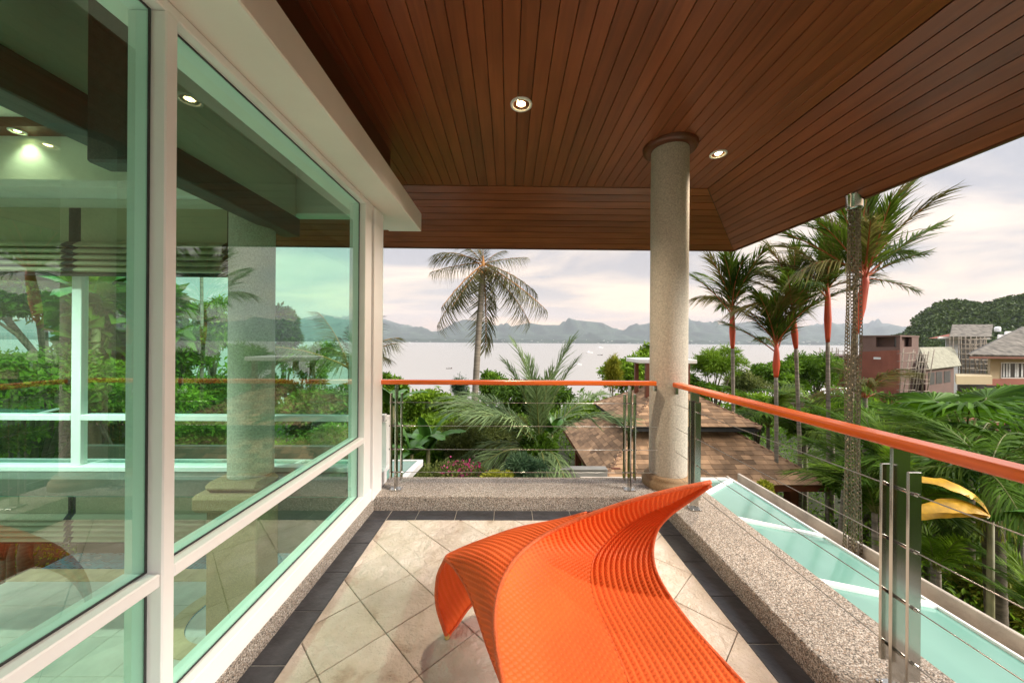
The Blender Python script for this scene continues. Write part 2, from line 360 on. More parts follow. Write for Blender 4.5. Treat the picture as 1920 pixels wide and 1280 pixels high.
for i in range(-6, 14):
    for j in range(-6, 16):
        a0 = .256+i*S; b0 = .136+j*S        # x+y=a , y-x=b
        quad = [((a-b)/2, (a+b)/2) for a, b in ((a0+g/2, b0+g/2), (a0+S-g/2, b0+g/2), (a0+S-g/2, b0+S-g/2), (a0+g/2, b0+S-g/2))]
        p = clip(quad, lo, hi)
        if len(p) >= 3:
            A = abs(sum(p[k][0]*p[(k+1) % len(p)][1]-p[(k+1) % len(p)][0]*p[k][1] for k in range(len(p))))/2
            if A > .0006: tile(p[::-1] if sum((p[(k+1) % len(p)][0]-p[k][0])*(p[(k+1) % len(p)][1]+p[k][1]) for k in range(len(p))) > 0 else p, 'stone_tile', M_stone, floor, -.012, .0+random.uniform(-.0006, .0006))
# slate border with pale joints
for q in (((XL, -1.2), (XL+.150, YF-.0)), ((XR-.150, -1.2), (XR, YF)), ((XL+.150, YF-.150), (XR-.150, YF))):
    o = MB().box((q[0][0], q[0][1], -.0119), (q[1][0], q[1][1], -.004)).build('grout', M_grout_d, floor)
def rect(a, b, c, d): return [(a, b), (c, b), (c, d), (a, d)]
e = .0022
ys = [2.73-.3035*k for k in range(13)]
for k in range(len(ys)-1):
    tile(rect(XL, ys[k+1]+e, XL+.148, ys[k]-e), 'slate_tile', M_slate, floor, -.004, .0005)
tile(rect(XL, ys[0]+e, XL+.148, YF), 'slate_tile', M_slate, floor, -.004, .0005)
ys = [2.526-.3025*k for k in range(12)]
for k in range(len(ys)-1):
    tile(rect(XR-.148, ys[k+1]+e, XR, ys[k]-e), 'slate_tile', M_slate, floor, -.004, .0005)
tile(rect(XR-.148, ys[0]+e, XR, YF), 'slate_tile', M_slate, floor, -.004, .0005)
xs = [XL+.152, -.723, -.414, -.105, .204, .513, .822, XR-.152]
for a, b in zip(xs[:-1], xs[1:]): tile(rect(a+e, YF-.148, b-e, YF), 'slate_tile', M_slate, floor, -.004, .0005)

# parapet kerbs
pf = MB().box((XL-.02, YF+.012, -.32), (XR-.004, YF+.426, .114), .006).build('front_parapet', M_gran, kind='structure')
pr = MB().box((XR, -1.6, -.32), (XR+.443, YF+.426, .1145), .006).build('side_parapet', M_gran, kind='structure')
kl = MB().box((XL-.12, -1.6, -.3), (XL, YF+.008, .10), .004).build('wall_kerb', M_gran, kind='structure')
MB().box((XL-.14, -1.6, -2.0), (XL-.02, 3.2, -.301)).build('lower_wall', M_cream, kind='structure')
MB().box((XR+.02, -1.6, -4.6), (XR+.40, YF+.38, -.322)).build('outer_wall', M_cream, kind='structure')
MB().box((XL+.02, YF+.10, -4.6), (XR+.018, YF+.379, -.322)).build('outer_wall_front', M_cream, kind='structure')

# ------------------------------------------------------------------ ceiling of single boards
HC = 3.18; CXR, CYF = 2.29, 4.01; EX, EY, EZ = 3.15, 4.87, 2.70
ceil = MB().box((-3.3, -2.0, HC+.02), (CXR, CYF, HC+.10)).build('ceiling', M_dark, kind='structure')
bw = .1015
nb = int((CXR+1.18)/bw)+1
plk = MB().box((-bw/2+.0022, -3.0, 0), (bw/2-.0022, 3.0, .018), .0025).mesh('ceiling_board', M_ceilY)
for i in range(nb):
    x1 = CXR-i*bw
    o = link('ceiling_board', plk, ceil, (x1-bw/2, 1.0+.008, HC+random.uniform(-.0005, .0008)))
# long boards to the left over the glazed room end (behind the white ledge)
# sloping soffits
def soffit(p_in, p_out, q_in, q_out, n, mat, along):
    """rows of boards between inner edge p_in-q_in and outer edge p_out-q_out"""
    P0, P1, Q0, Q1 = map(Vector, (p_in, p_out, q_in, q_out))
    for i in range(n):
        t0 = i/n+.0035; t1 = (i+1)/n-.0035
        quad = [P0.lerp(P1, t0), P0.lerp(P1, t1), Q0.lerp(Q1, t1), Q0.lerp(Q1, t0)]
        c = sum(quad, Vector())/4; nrm = (quad[1]-quad[0]).cross(quad[3]-quad[0]).normalized()
        if nrm.z > 0: nrm = -nrm
        nrm = -nrm
        vs = [v-c for v in quad]+[v-c+nrm*.018 for v in quad]
        me = bpy.data.meshes.new('soffit_board'); me.from_pydata(vs, [], [[0, 1, 2, 3], [7, 6, 5, 4], [0, 4, 5, 1], [1, 5, 6, 2], [2, 6, 7, 3], [3, 7, 4, 0]])
        me.materials.append(mat); me.update(); link('soffit_board', me, ceil, c)
soffit((-3.3, CYF+.004, HC), (-3.3, EY, EZ), (CXR, CYF+.004, HC), (EX, EY, EZ), 10, M_ceilX, 'X')
soffit((CXR+.004, -2.0, HC), (EX, -2.0, EZ), (CXR+.004, CYF, HC), (EX, EY-.004, EZ), 10, M_ceilY, 'Y')
# backing, fascia and roof top so the eave has real depth
MB().add([(-3.3, CYF, HC+.03), (CXR, CYF, HC+.03), (EX+.02, EY+.02, EZ+.025), (-3.3, EY+.02, EZ+.025), (CXR, -2, HC+.03), (EX+.02, -2, EZ+.025)],
         [[0, 1, 2, 3], [1, 4, 5, 2]]).build('soffit_backing', M_dark, ceil)
MB().box((-3.3, EY, EZ-.012), (EX+.03, EY+.03, EZ+.13)).box((EX, -2, EZ-.012), (EX+.03, EY, EZ+.13)).build('fascia_board', M_rib, ceil)
MB().add([(-3.3, EY+.03, EZ+.13), (EX+.03, EY+.03, EZ+.13), (EX+.03, -2, EZ+.13), (CXR-2, -2, 4.6), (CXR-2, 2, 4.6), (-3.3, 2, 4.6)],
         [[0, 1, 4, 5], [1, 2, 3, 4]]).build('roof_covering', M_dark, ceil)

# downlights
def emit(name, c, s):
    m, nt, N, L, b = nmat(name); N.remove(b); e_ = N.new('ShaderNodeEmission'); e_.inputs[0].default_value = (*c, 1); e_.inputs[1].default_value = s
    L.new(e_.outputs[0], N['Material Output'].inputs[0]); return m
M_lamp = emit('warm_lamp', (1, .72, .32), 9)
M_refl = simple('lamp_reflector', (.85, .66, .30), .2, metal=1)
def downlight(x, y, r, label, HC=HC, en=60, lc=(1, .80, .58)):
    t = empty('downlight', (x, y, HC), label, 'ceiling light', 'recessed downlights in the wood ceiling')
    MB().lathe([(r, -.001), (r*.98, -.010), (r*.80, -.012), (r*.74, -.004)], (x, y, HC), 40).build('trim_ring', M_white, t)
    MB().lathe([(r*.76, -.004), (r*.66, .012), (r*.5, .015)], (x, y, HC), 32).build('reflector', M_refl, t)
    MB().lathe([(0.0005, -.004), (r*.34, -.003), (r*.52, .008), (r*.56, .0155)], (x, y, HC), 32).build('bulb', M_lamp, t)
    ld = bpy.data.lights.new('downlight_spot', 'SPOT'); ld.energy = en; ld.color = lc; ld.spot_size = R(120); ld.spot_blend = .8; ld.shadow_soft_size = .04
    lo_ = bpy.data.objects.new('downlight_spot', ld); col.objects.link(lo_); lo_.parent = t; lo_.location = (0, 0, -.02)
downlight(.085, 2.62, .082, 'round white rimmed recessed ceiling light nearest the camera, left of the column')
downlight(1.965, 3.27, .075, 'round recessed ceiling light just right of the column top, smaller in the view')

# column
CX, CY = 1.462, 3.17
c = empty('column', (CX, CY, .1145), 'round pale rendered column standing on the granite parapet corner', 'column')
MB().lathe([(.161, .08), (.161, 3.06)], (CX, CY, .1145), 64).build('shaft', M_conc, c)
MB().lathe([(.222, 0), (.224, .035), (.218, .06), (.200, .066), (.203, .085), (.198, .103), (.175, .108), (.1605, .108)], (CX, CY, .1146), 64).build('base', M_granb, c)
MB().lathe([(.160, -.04), (.205, -.045), (.222, -.035), (.232, -.018), (.235, -.001)], (CX, CY, HC), 64).build('top_ring', M_rib, c)

# ------------------------------------------------------------------ white ledge above glazing
MB().box((XL-.10, -2, 2.49), (-.875, 3.5, 2.67), .006).box((XL-.25, -2, 2.5), (XL-.101, 3.49, 2.66)).build('window_ledge', M_cream, kind='structure')
MB().box((XL-.08, -2, 2.671), (XL-.02, 3.30, HC+.018)).build('upper_wall', M_rib, kind='structure')

# ------------------------------------------------------------------ glazed wall beside the balcony
gw = empty('glass_wall', (XL-.05, 1.2, .10), 'white framed wall of green tinted glass along the left side of the balcony', 'window wall')
XG = XL-.05
def fr(name, y0, y1, z0, z1, xo=XL, xi=XL-.12, parent=gw, mat=M_white): return bx(name, (xi, y0, z0), (xo, y1, z1), mat, parent, .004)
fr('mullion', 1.126, 1.168, .20, 2.45, XL+.002, XL-.122)
fr('mullion', 2.69, 2.81, .20, 2.45, XL+.002, XL-.122)
fr('corner_post', 2.845, 3.04, .10, 2.485, XL+.012, XL-.13, mat=M_white)
fr('mullion', -.50, -.455, .20, 2.45, XL+.002, XL-.122)
fr('bottom_rail', -1.6, 2.843, .10, .20)
fr('top_rail', -1.6, 2.843, 2.45, 2.489)
for a, b in ((-1.6, -.502), (-.453, 1.124), (1.17, 2.688)): fr('middle_rail', a, b, .612, .655, XL-.001)
for a, b in ((-1.6, -.502), (-.453, 1.124), (1.17, 2.688)):
    for z0, z1 in ((.201, .611), (.656, 2.449)):
        bx('pane', (XG-.004, a, z0), (XG+.002, b, z1), M_glass, gw)
        mb = MB()
        for (lo_, hi_) in (((XG+.0021, a, z0), (XG+.006, a+.006, z1)), ((XG+.0021, b-.006, z0), (XG+.006, b, z1)), ((XG+.0021, a+.006, z0), (XG+.006, b-.006, z0+.006)), ((XG+.0021, a+.006, z1-.006), (XG+.006, b-.006, z1))): mb.box(lo_, hi_)
        mb.build('gasket', M_dark, gw)
# short return pane beyond the corner post
fr('middle_rail', 3.042, 3.2, .68, .735, XL-.001, XL-.10)
fr('bottom_rail', 3.042, 3.2, .116, .24, XL, XL-.10)
bx('pane', (XG-.004, 3.041, .241), (XG+.002, 3.21, .679), M_glass, gw); bx('pane', (XG-.004, 3.041, .736), (XG+.002, 3.21, 2.489), M_glass, gw)

# ------------------------------------------------------------------ far window wall of the room (parallel to the picture)
YW = 3.25
def PX(u, Y): return at(u, 640, Y).x
fw = empty('rear_window_wall', (-3, YW, .2), 'far window wall of the room seen through the green glass, white mullions and rails', 'window wall')
ZB, ZT = .245, 2.55
XW0, XW1 = -6.8, XL-.005
def frx(name, x0, x1, z0, z1, y0=YW-.04, y1=YW+.05, mat=M_white): return bx(name, (x0, y0, z0), (x1, y1, z1), mat, fw, .004)
frx('sill_rail', XW0, XW1, .20, ZB, YW-.06)
frx('middle_rail', XW0, PX(141, YW)-.001, .655, .705, YW-.035)
frx('middle_rail', PX(159, YW)+.001, XW1, .655, .705, YW-.035)
frx('mullion', PX(141, YW), PX(159, YW), ZB+.001, ZT, YW-.03, YW+.03)
frx('mullion', XL-.10, XW1, ZB+.001, .654, YW-.045); 
for a, b in ((XW0, PX(141, YW)-.001), (PX(159, YW)+.001, XL-.101)):
    bx('pane', (a, YW-.003, ZB+.001), (b, YW+.003, .654), M_glassfar, fw); bx('pane', (a, YW-.003, .706), (b, YW+.003, ZT), M_glassfar, fw)
# room shell
XRM = -6.8
MB().box((XRM, YW-.05, ZT+.001), (XL-.09, YW+.10, 3.3)).build('room_end_wall', M_inwall, kind='structure')
MB().box((XRM, -2.1, -2.0), (XL-.12, -2, 3.3)).build('room_back_wall', M_inwall, kind='structure')
MB().box((XRM, -2, 3.301), (XL-.09, YW+.12, 3.4)).build('room_ceiling', M_inwall, kind='structure')
MB().box((XRM, YW-.22, .05), (XL-.13, YW+.11, .199), .004).build('floor_edge_beam', simple('grey_slab_edge', (.11, .11, .09), .5, var=.15), kind='structure')
MB().box((XRM, 2.95, 2.66), (PX(437, 3.0), YW-.051, 2.72)).build('cove_shelf', M_cream, kind='structure')
MB().box((PX(0, 3.15)-1, 3.05, 3.22), (PX(176, 3.15), YW-.052, 3.30)).build('wood_cornice', M_rib, kind='structure')
MB().box((-2.02, -2, 2.50), (-1.94, YW-.052, 3.3)).build('bulkhead_wall', M_inwall, kind='structure')
tag(MB().box((-2.05, -2, 2.33), (-1.90, YW-.053, 2.499), .006).build('timber_beam', M_beam), 'long dark timber beam running across the upper part of the green glass wall', 'beam')
p0 = at(268, 300, 1.62)
tag(MB().box((-1.80, 1.50, 2.15), (-1.62, 1.60, 3.3), .01).build('timber_post', M_beam), 'dark timber hanging post at the top of the leftmost glass pane', 'beam')
downlight(PX(30, 3.12), 3.12, .055, 'small warm ceiling lamp under the wood cornice inside the glazed room', 3.219, 3)
downlight(-4.2, 1.4, .08, 'unseen fill lamp added to brighten the glazed room, beyond the left edge of the view', 3.3, 330, (1, .95, .88))  # added out of view to brighten the interior behind the glass
downlight(-3.0, -.6, .08, 'unseen fill lamp added to brighten the glazed room, behind the camera side', 3.3, 330, (1, .95, .88))  # second added fill lamp, never in view, lifts room walls and terrace
# blinds
def blind(x0, x1, label, y=YW-.13, ztop=2.55, zbot=1.98, nf=5, smooth_h=.30, group='olive roman blinds'):
    t = empty('roman_blind', ((x0+x1)/2, y, ztop), label, 'blind', group)
    zs = [ztop, ztop-smooth_h*.5, ztop-smooth_h]; prof = [(0, ztop), (0, ztop-smooth_h)]
    h = (ztop-smooth_h-zbot)/nf
    for i in range(nf):
        z = ztop-smooth_h-i*h
        prof += [(-.012, z), (-.050, z-h*.55), (-.060, z-h*.85), (-.035, z-h*1.0)]
    for (a, b, nm, m) in ((x0, x0+.05, 'dark_border', M_blindb), (x0+.0505, x1-.0505, 'fabric', M_blind), (x1-.05, x1, 'dark_border', M_blindb)):
        vs = []; fs = []
        for (dy, z) in prof: vs += [(a, y+dy, z), (b, y+dy, z), ]
        k = len(prof)
        for (dy, z) in prof: vs += [(a, y+dy+.006, z), (b, y+dy+.006, z)]
        for i in range(k-1): fs += [[2*i, 2*i+2, 2*i+3, 2*i+1], [2*k+2*i, 2*k+2*i+1, 2*k+2*i+3, 2*k+2*i+2]]
        MB().add(vs, fs).build(nm, m, t)
    MB().box((x0, y-.03, zbot-.03), (x1, y+.012, zbot-.001)).build('bottom_bar', M_blindb, t)
blind(PX(134, 3.1), PX(432, 3.1), 'olive roman blind with dark borders hanging left of the room column, nearest it')
blind(PX(-260, 3.1), PX(133, 3.1), 'olive roman blind at the far left edge of the glass, top window')
# inner column on pedestal
ic = empty('column', (-2.16, 2.97, -1.9), 'rendered column on a square granite pedestal standing inside the glass room', 'column')
MB().lathe([(.161, 0), (.161, 3.02)], (-2.16, 2.97, .28), 48).build('shaft', M_conc, ic)
mb = MB(); mb.box((-2.44, 2.70, .06), (-1.88, 3.02, .20), .03); mb.box((-2.38, 2.74, .2005), (-1.94, 3.02, .279), .05)
mb.build('capital', M_granb, ic)
MB().box((-2.36, 2.76, -1.9), (-1.96, 3.02, .059), .01).box((-2.42, 2.72, -1.15), (-1.90, 3.03, -1.0), .02).build('pier', M_granb, ic)
# lower level: terrace, pool, wall with blinds
ZL = -1.9
M_ltile = simple('pale_terrace_tile', (.56, .54, .46), .45, var=.12, scale=5, coords='World', bump=.35, bscale=14, obj_random=.05)
lf = MB().box((XRM, -2, ZL-.1), (XL-.141, 4.85, ZL-.012)).build('terrace', M_grout_d, kind='structure')
k = 0
for i in range(12):
    for j in range(14):
        x0 = XRM+.02+i*.48; y0 = -1.6+j*.46
        if x0+.47 > XL-.15: continue
        cxm, cym = x0+.235, y0+.225
        if y0+.45 > 4.85: continue
        if math.hypot(cxm+3.25, cym-4.3) < .60 or y0+.455 > 4.84: continue
        if y0 < 1.0: continue
        tile(rect(x0, y0, x0+.476, y0+.456), 'terrace_tile', M_ltile, lf, ZL-.012, ZL)
M_sand = simple('sandstone_coping', (.58, .42, .24), .55, var=.2, scale=7, coords='World')
M_pooltile = simple('blue_pool_mosaic', (.02, .12, .22), .15, var=.6, scale=30, coords='World')
def poolw():
    m, nt, N, L, b = nmat('pool_mosaic')
    g_ = N.new('ShaderNodeNewGeometry'); br = N.new('ShaderNodeTexBrick'); L.new(g_.outputs['Position'], br.inputs['Vector'])
    br.inputs['Scale'].default_value = 9; br.inputs['Color1'].default_value = (.01, .10, .16, 1); br.inputs['Color2'].default_value = (.02, .28, .38, 1); br.inputs['Mortar'].default_value = (.35, .5, .5, 1)
    br.inputs['Mortar Size'].default_value = .03; br.offset = 0; L.new(br.outputs[0], b.inputs['Base Color']); setv(b, rough=.1, coat=.8); return m
M_pool = poolw()
pool = empty('pool', (-3.25, 5, ZL), 'small blue mosaic pool with curved sandstone edge on the lower terrace, behind the glass', 'pool')
MB().box((XRM, 5.06, ZL-.10), (XL-.15, 5.55, ZL-.06)).lathe([(0.001, -.055), (.46, -.055), (.50, .0)], (-3.25, 4.3, ZL), 40).build('mosaic', M_pool, pool)
for i in range(8):
    x0 = XRM+i*.40
    if x0 > -3.8: break
    bx('coping_stone', (x0, 4.81, ZL-.02), (min(x0+.397, -3.78), 5.06, ZL+.012), M_sand, pool, .006)
nseg = 9
for s_ in range(nseg):
    a0 = math.pi*.78+s_*math.pi*1.15/nseg; a1 = a0+math.pi*1.15/nseg-.006; vs = []; kk = 6
    for q in range(kk+1):
        a = a0+(a1-a0)*q/kk
        for r_ in (.50, .68):
            for z in (ZL-.02, ZL+.014): vs.append((-3.25+r_*math.cos(a), 4.3+r_*math.sin(a), z))
    fs = []
    for q in range(kk):
        b = q*4; fs += [[b+1, b+3, b+7, b+5], [b, b+1, b+5, b+4], [b+2, b+6, b+7, b+3]]
    fs += [[0, 2, 3, 1], [kk*4, kk*4+1, kk*4+3, kk*4+2]]
    MB().add(vs, fs).build('coping_stone', M_sand, pool)
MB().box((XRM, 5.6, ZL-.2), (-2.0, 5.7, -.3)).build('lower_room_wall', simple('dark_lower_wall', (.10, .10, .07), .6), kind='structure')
bx('lower_window_rail', (XRM, 5.50, -1.79), (PX(130, 5.5), 5.56, -1.74), M_white, None, kind='structure')
blind(PX(138, 5.4), PX(415, 5.4), 'roman blind on the lower floor window, seen below the floor slab beside the pier', 5.4, -.93, -1.68, 5, .34)
blind(PX(-200, 5.4), PX(136, 5.4), 'roman blind on the lower floor window at the far left, below the slab', 5.4, -.93, -1.68, 5, .34)
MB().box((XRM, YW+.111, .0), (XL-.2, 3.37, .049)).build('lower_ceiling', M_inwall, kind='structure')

# ------------------------------------------------------------------ canopies
def canopy(name, label, quads, bars, edge):
    t = empty(name, quads[0][0], label, 'glass canopy')
    for q in quads: MB().slab(q, .012).build('pane', M_canopy, t)
    for a, b, r_ in bars:
        a = Vector(a); b = Vector(b); d = (b-a); ln = d.length; mt = Matrix.Translation(a) @ d.to_track_quat('Y', 'Z').to_matrix().to_4x4()
        MB().box((-r_, 0, -.01), (r_, ln, .022), .004, mt).build('glazing_bar', M_white, t)
    for a, b, r_ in edge:
        a = Vector(a); b = Vector(b); d = (b-a); ln = d.length; mt = Matrix.Translation(a) @ d.to_track_quat('Y', 'Z').to_matrix().to_4x4()
        MB().box((-r_, 0, -.06), (r_, ln, .008), .003, mt).build('edge_trim', M_white, t)
    return t
zi, zo = -.18, -.44
A = (1.70, 3.33, zi); B = (3.0, 4.645, zo)
def cz(x): return zi+(zo-zi)*(x-1.70)/1.30
yb = [3.29, 2.42, 1.55, .68, -.19, -1.06]
quads = [[A, (1.70, 3.29, zi), (3.0, 3.29, zo), B]]
quads += [[(1.70, yb[i]-.004, zi), (1.70, yb[i+1]+.004, zi), (3.0, yb[i+1]+.004, zo), (3.0, yb[i]-.004, zo)] for i in range(5)]
quads += [[(1.0, 3.33, zi), (1.69, 3.335, zi), (2.99, 4.645, zo), (1.0, 4.645, zo)]]
canopy('glass_canopy', 'long teal frosted glass canopy with white bars sloping below the right parapet', quads,
       [((1.72, y, zi+.004), (3.0, y, zo+.004), .022) for y in yb]+[((1.72, 3.35, zi+.004), (2.995, 4.64, zo+.004), .026)],
       [((3.01, -1.06, zo+.012), (3.01, 4.66, zo+.012), .010), ((3.0, 4.66, zo+.012), (1.0, 4.66, zo+.012), .010)])
gt = MB()
for x0, x1, z0, z1 in ((3.022, 3.05, -.70, -.435), (3.18, 3.215, -.70, -.40), (3.05, 3.18, -.70, -.56)): gt.box((x0, -1.6, z0), (x1, 4.80, z1), .006)
gt.box((1.0, 4.67, -.70), (3.021, 4.80, -.45), .006)
tag(gt.build('roof_gutter', M_gutter), 'weathered concrete gutter along the outer edge of the teal glass canopy', 'gutter')
zc0, zc1 = -.10, -.22
xsq = [-1.18, -1.95, -2.72, -3.5, -4.4, -5.3, -6.8]
canopy('glass_canopy', 'teal glass canopy strip outside the rear windows of the room', [[(xsq[i]-.004, 3.38, zc0), (xsq[i+1]+.004, 3.38, zc0), (xsq[i+1]+.004, 4.7, zc1), (xsq[i]-.004, 4.7, zc1)] for i in range(6)],
       [((x, 3.38, zc0+.004), (x, 4.7, zc1+.004), .02) for x in xsq], [((-1.14, 4.72, zc1+.01), (-6.8, 4.72, zc1+.01), .012), ((-1.15, 3.38, zc0), (-1.15, 4.72, zc1), .014)])
canopy('glass_canopy', 'small teal glass canopy corner at the left edge, mid height behind the rear windows', [[at(-60, 765, 6.2), at(110, 767, 6.6), at(60, 779, 5.9), at(-60, 779, 5.7)]],
       [(at(60, 779, 5.9), at(112, 766, 6.6), .03)], [(at(-60, 780, 5.7), at(60, 780, 5.9), .015)])

# ------------------------------------------------------------------ railings
def post(parent, x, y, along, ztop, name='post'):
    """three flat steel plates; broad side across the rail"""
    def plate(off, w, z0, z1, th, nm, par):
        if along == 'X': lo_, hi_ = (x+off-th/2, y-w/2, z0), (x+off+th/2, y+w/2, z1)
        else: lo_, hi_ = (x-w/2, y+off-th/2, z0), (x+w/2, y+off+th/2, z1)
        return bx(nm, lo_, hi_, M_steel, par, .0012)
    p = plate(0, .066, .120, ztop, .012, 'post', parent)
    plate(-.045, .046, .20, .945, .010, 'side_plate', p); plate(.045, .046, .20, .945, .010, 'side_plate', p)
    a, b = (.048, .040) if along == 'X' else (.040, .048)
    bx('base_plate', (x-a, y-b, .1142), (x+a, y+b, .1215), M_steel, p, .001)
    for sx in (-1, 1):
        for sy in (-1, 1): MB().lathe([(.0001, .006), (.005, .006), (.006, 0)], (x+sx*(a-.013), y+sy*(b-.011), .1215), 10).build('bolt', M_wire, p)
    for z in WZ:
        MB().tube([(x-.062, y, z), (x+.062, y, z)] if along == 'X' else [(x, y-.062, z), (x, y+.062, z)], .0065, 10).build('clamp', M_steel, p)
    return p
WZ = [.866, .663, .460, .262]
def railprof(w, h, n=3):
    # rounded flat section in (a, z)
    r_ = .010; pts = []
    for cx_, cz_, a0 in ((w/2-r_, h/2-r_, 0), (-w/2+r_, h/2-r_, 90), (-w/2+r_, -h/2+r_, 180), (w/2-r_, -h/2+r_, 270)):
        for k in range(n+1): a = R(a0+90*k/n); pts.append((cx_+r_*math.cos(a), cz_+r_*math.sin(a)))
    return pts
def handrail(parent, p, q, w, h, mat):
    p = Vector(p); q = Vector(q); d = (q-p).normalized(); s_ = d.cross(Vector((0, 0, 1))); pr_ = railprof(w, h); n = len(pr_); c = (p+q)/2
    vs = [e0-c+s_*a+Vector((0, 0, z)) for e0 in (p, q) for a, z in pr_]
    fs = [[i, (i+1) % n, n+(i+1) % n, n+i] for i in range(n)]+[list(range(n))[::-1], list(range(n, 2*n))]
    me = bpy.data.meshes.new('handrail'); me.from_pydata([tuple(v) for v in vs], [], fs); me.materials.append(mat); me.update()
    me.polygons.foreach_set('use_smooth', [False]*len(fs)); return link('handrail', me, parent, c)
YR = 3.04
fr1 = empty('front_railing', (0, YR, .114), 'steel wire railing with orange brown handrail on the far parapet facing the sea', 'railing')
handrail(fr1, (-1.165, YR, 1.043), (1.285, YR, 1.043), .066, .040, M_railX)
for x in (-.965, 1.065): post(fr1, x, YR, 'X', 1.022)
for z in WZ:
    MB().tube([(-.965, YR, z), (1.31, YR, z)], .0022, 6).build('wire', M_wire, fr1)
MB().tube([(-.90, YR, WZ[1]), (-.80, YR, WZ[1])], .006, 8).tube([(1.0, YR, WZ[1]), (.93, YR, WZ[1])], .005, 8).build('turnbuckle', M_steel, fr1)
bx('bracket', (1.275, YR-.012, .975), (1.300, YR+.012, 1.024), M_steel, fr1, .001)
XP = 1.455
fr2 = empty('side_railing', (XP, 1.3, .114), 'steel wire railing with long glossy orange handrail along the right parapet', 'railing')
handrail(fr2, (XP, 2.985, 1.037), (XP, -1.4, 1.037), .084, .038, M_railY)
for y in (2.695, 1.275, -.145): post(fr2, XP-.005, y, 'Y', 1.018)
for z in WZ: MB().tube([(XP-.005, 3.0, z), (XP-.005, -1.4, z)], .0022, 6).build('wire', M_wire, fr2)
bx('bracket', (XP-.012, 2.99, .955), (XP+.012, 3.012, 1.015), M_steel, fr2, .001)

# rain chain
M_chain = simple('aged_brass_chain', (.22, .18, .12), .4, metal=.6, var=.4, scale=40)
rc = empty('rain_chain', (3.115, 3.12, EZ), 'bundle of aged metal rain chains hanging from the right eave down into the gutter', 'rain chain')
MB().lathe([(.001, .0), (.062, .0), (.066, -.02), (.058, -.03), (.060, -.13), (.052, -.15), (.001, -.15)], (3.115, 3.12, EZ+.06), 24).build('cap', M_steel, rc)
ring = []
def ringpts(c, ax, rx, rz): return [Vector(c)+Vector((math.cos(t)*rx*(1-ax), math.cos(t)*rx*ax, math.sin(t)*rz)) for t in np.linspace(0, 2*math.pi, 9)]
for s_ in range(7):
    mb = MB(); ph = s_*2*math.pi/3.5+.3; top = EZ-.07-.011*s_; zz = top; i = 0
    while zz > -.55:
        f = (top-zz)/3.2; rr = (.036 if s_ % 2 else .026)+.016*f; bend = .010*math.sin(zz*3+s_)
        c0 = (3.115+math.cos(ph)*rr+bend, 3.12+math.sin(ph)*rr, zz)
        mb.tube(ringpts(c0, i % 2, .0130*random.uniform(.85, 1.15), .0225), .0044, 4, caps=False, smooth=False); zz -= .0325; i += 1
    mb.build('chain', M_chain, rc)

# ================================================================== CHAIR
def cr(P, t):
    """catmull-rom through list of vectors, t array 0..1"""
    P = np.array([list(p) for p in P], float); n = len(P)
    P = np.vstack([2*P[0]-P[1], P, 2*P[-1]-P[-2]]); x = np.clip(t, 0, 1)*(n-1); i = np.minimum(x.astype(int), n-2); f = (x-i)[:, None]
    p0, p1, p2, p3 = P[i], P[i+1], P[i+2], P[i+3]
    return .5*((2*p1)+(-p0+p2)*f+(2*p0-5*p1+4*p2-p3)*f**2+(-p0+3*p1-3*p2+p3)*f**3)
Lp = [(1333, 903, 1.45), (1240, 923, 1.47), (1150, 949, 1.50), (1075, 977, 1.51), (1010, 1010, 1.48), (965, 1050, 1.37), (938, 1100, 1.24), (928, 1160, 1.10), (933, 1225, .99), (945, 1290, .90), (965, 1380, .80), (985, 1500, .70)]
Cp = [(1326, 908, 1.455), (1258, 942, 1.50), (1197, 970, 1.55), (1150, 1002, 1.565), (1118, 1038, 1.55), (1108, 1075, 1.50), (1115, 1125, 1.40), (1142, 1190, 1.275), (1170, 1255, 1.15), (1190, 1320, 1.08), (1215, 1410, .95), (1240, 1500, .85)]
Rp = [(1333, 909, 1.45), (1292, 938, 1.48), (1256, 964, 1.505), (1232, 992, 1.52), (1223, 1030, 1.50), (1229, 1070, 1.44), (1255, 1118, 1.34), (1302, 1180, 1.21), (1362, 1247, 1.10), (1430, 1322, .99), (1500, 1410, .89), (1560, 1500, .80)]
for i in range(3, len(Cp)):      # the fold lies only a little below the sheet between the two rims
    f_ = (Cp[i][0]-Lp[i][0])/(Rp[i][0]-Lp[i][0]); yy = (Lp[i][2]*(1-f_)+Rp[i][2]*f_)*1.035; w_ = min(1, (i-2)/2); Cp[i] = (Cp[i][0], Cp[i][1], Cp[i][2]*(1-w_)+yy*w_)
Lp, Cp, Rp = [[at(*p) for p in Q] for Q in (Lp, Cp, Rp)]
def patch(rows_fn, nu, nv):
    """rows_fn(t_array) -> list of column control curves (k,(nv,3)); returns (nv,nu,3)"""
    t = np.linspace(0, 1, nv); cols = rows_fn(t); k = len(cols); out = np.zeros((nv, nu, 3)); s_ = np.linspace(0, 1, nu)
    C = np.stack(cols, 0)     # k,nv,3
    Pp = np.concatenate([2*C[:1]-C[1:2], C, 2*C[-1:]-C[-2:-1]], 0)
    x = s_*(k-1); i = np.minimum(x.astype(int), k-2); f = (x-i)[:, None, None]
    p0, p1, p2, p3 = Pp[i], Pp[i+1], Pp[i+2], Pp[i+3]
    o = .5*((2*p1)+(-p0+p2)*f+(2*p0-5*p1+4*p2-p3)*f**2+(-p0+3*p1-3*p2+p3)*f**3)
    return np.transpose(o, (1, 0, 2))
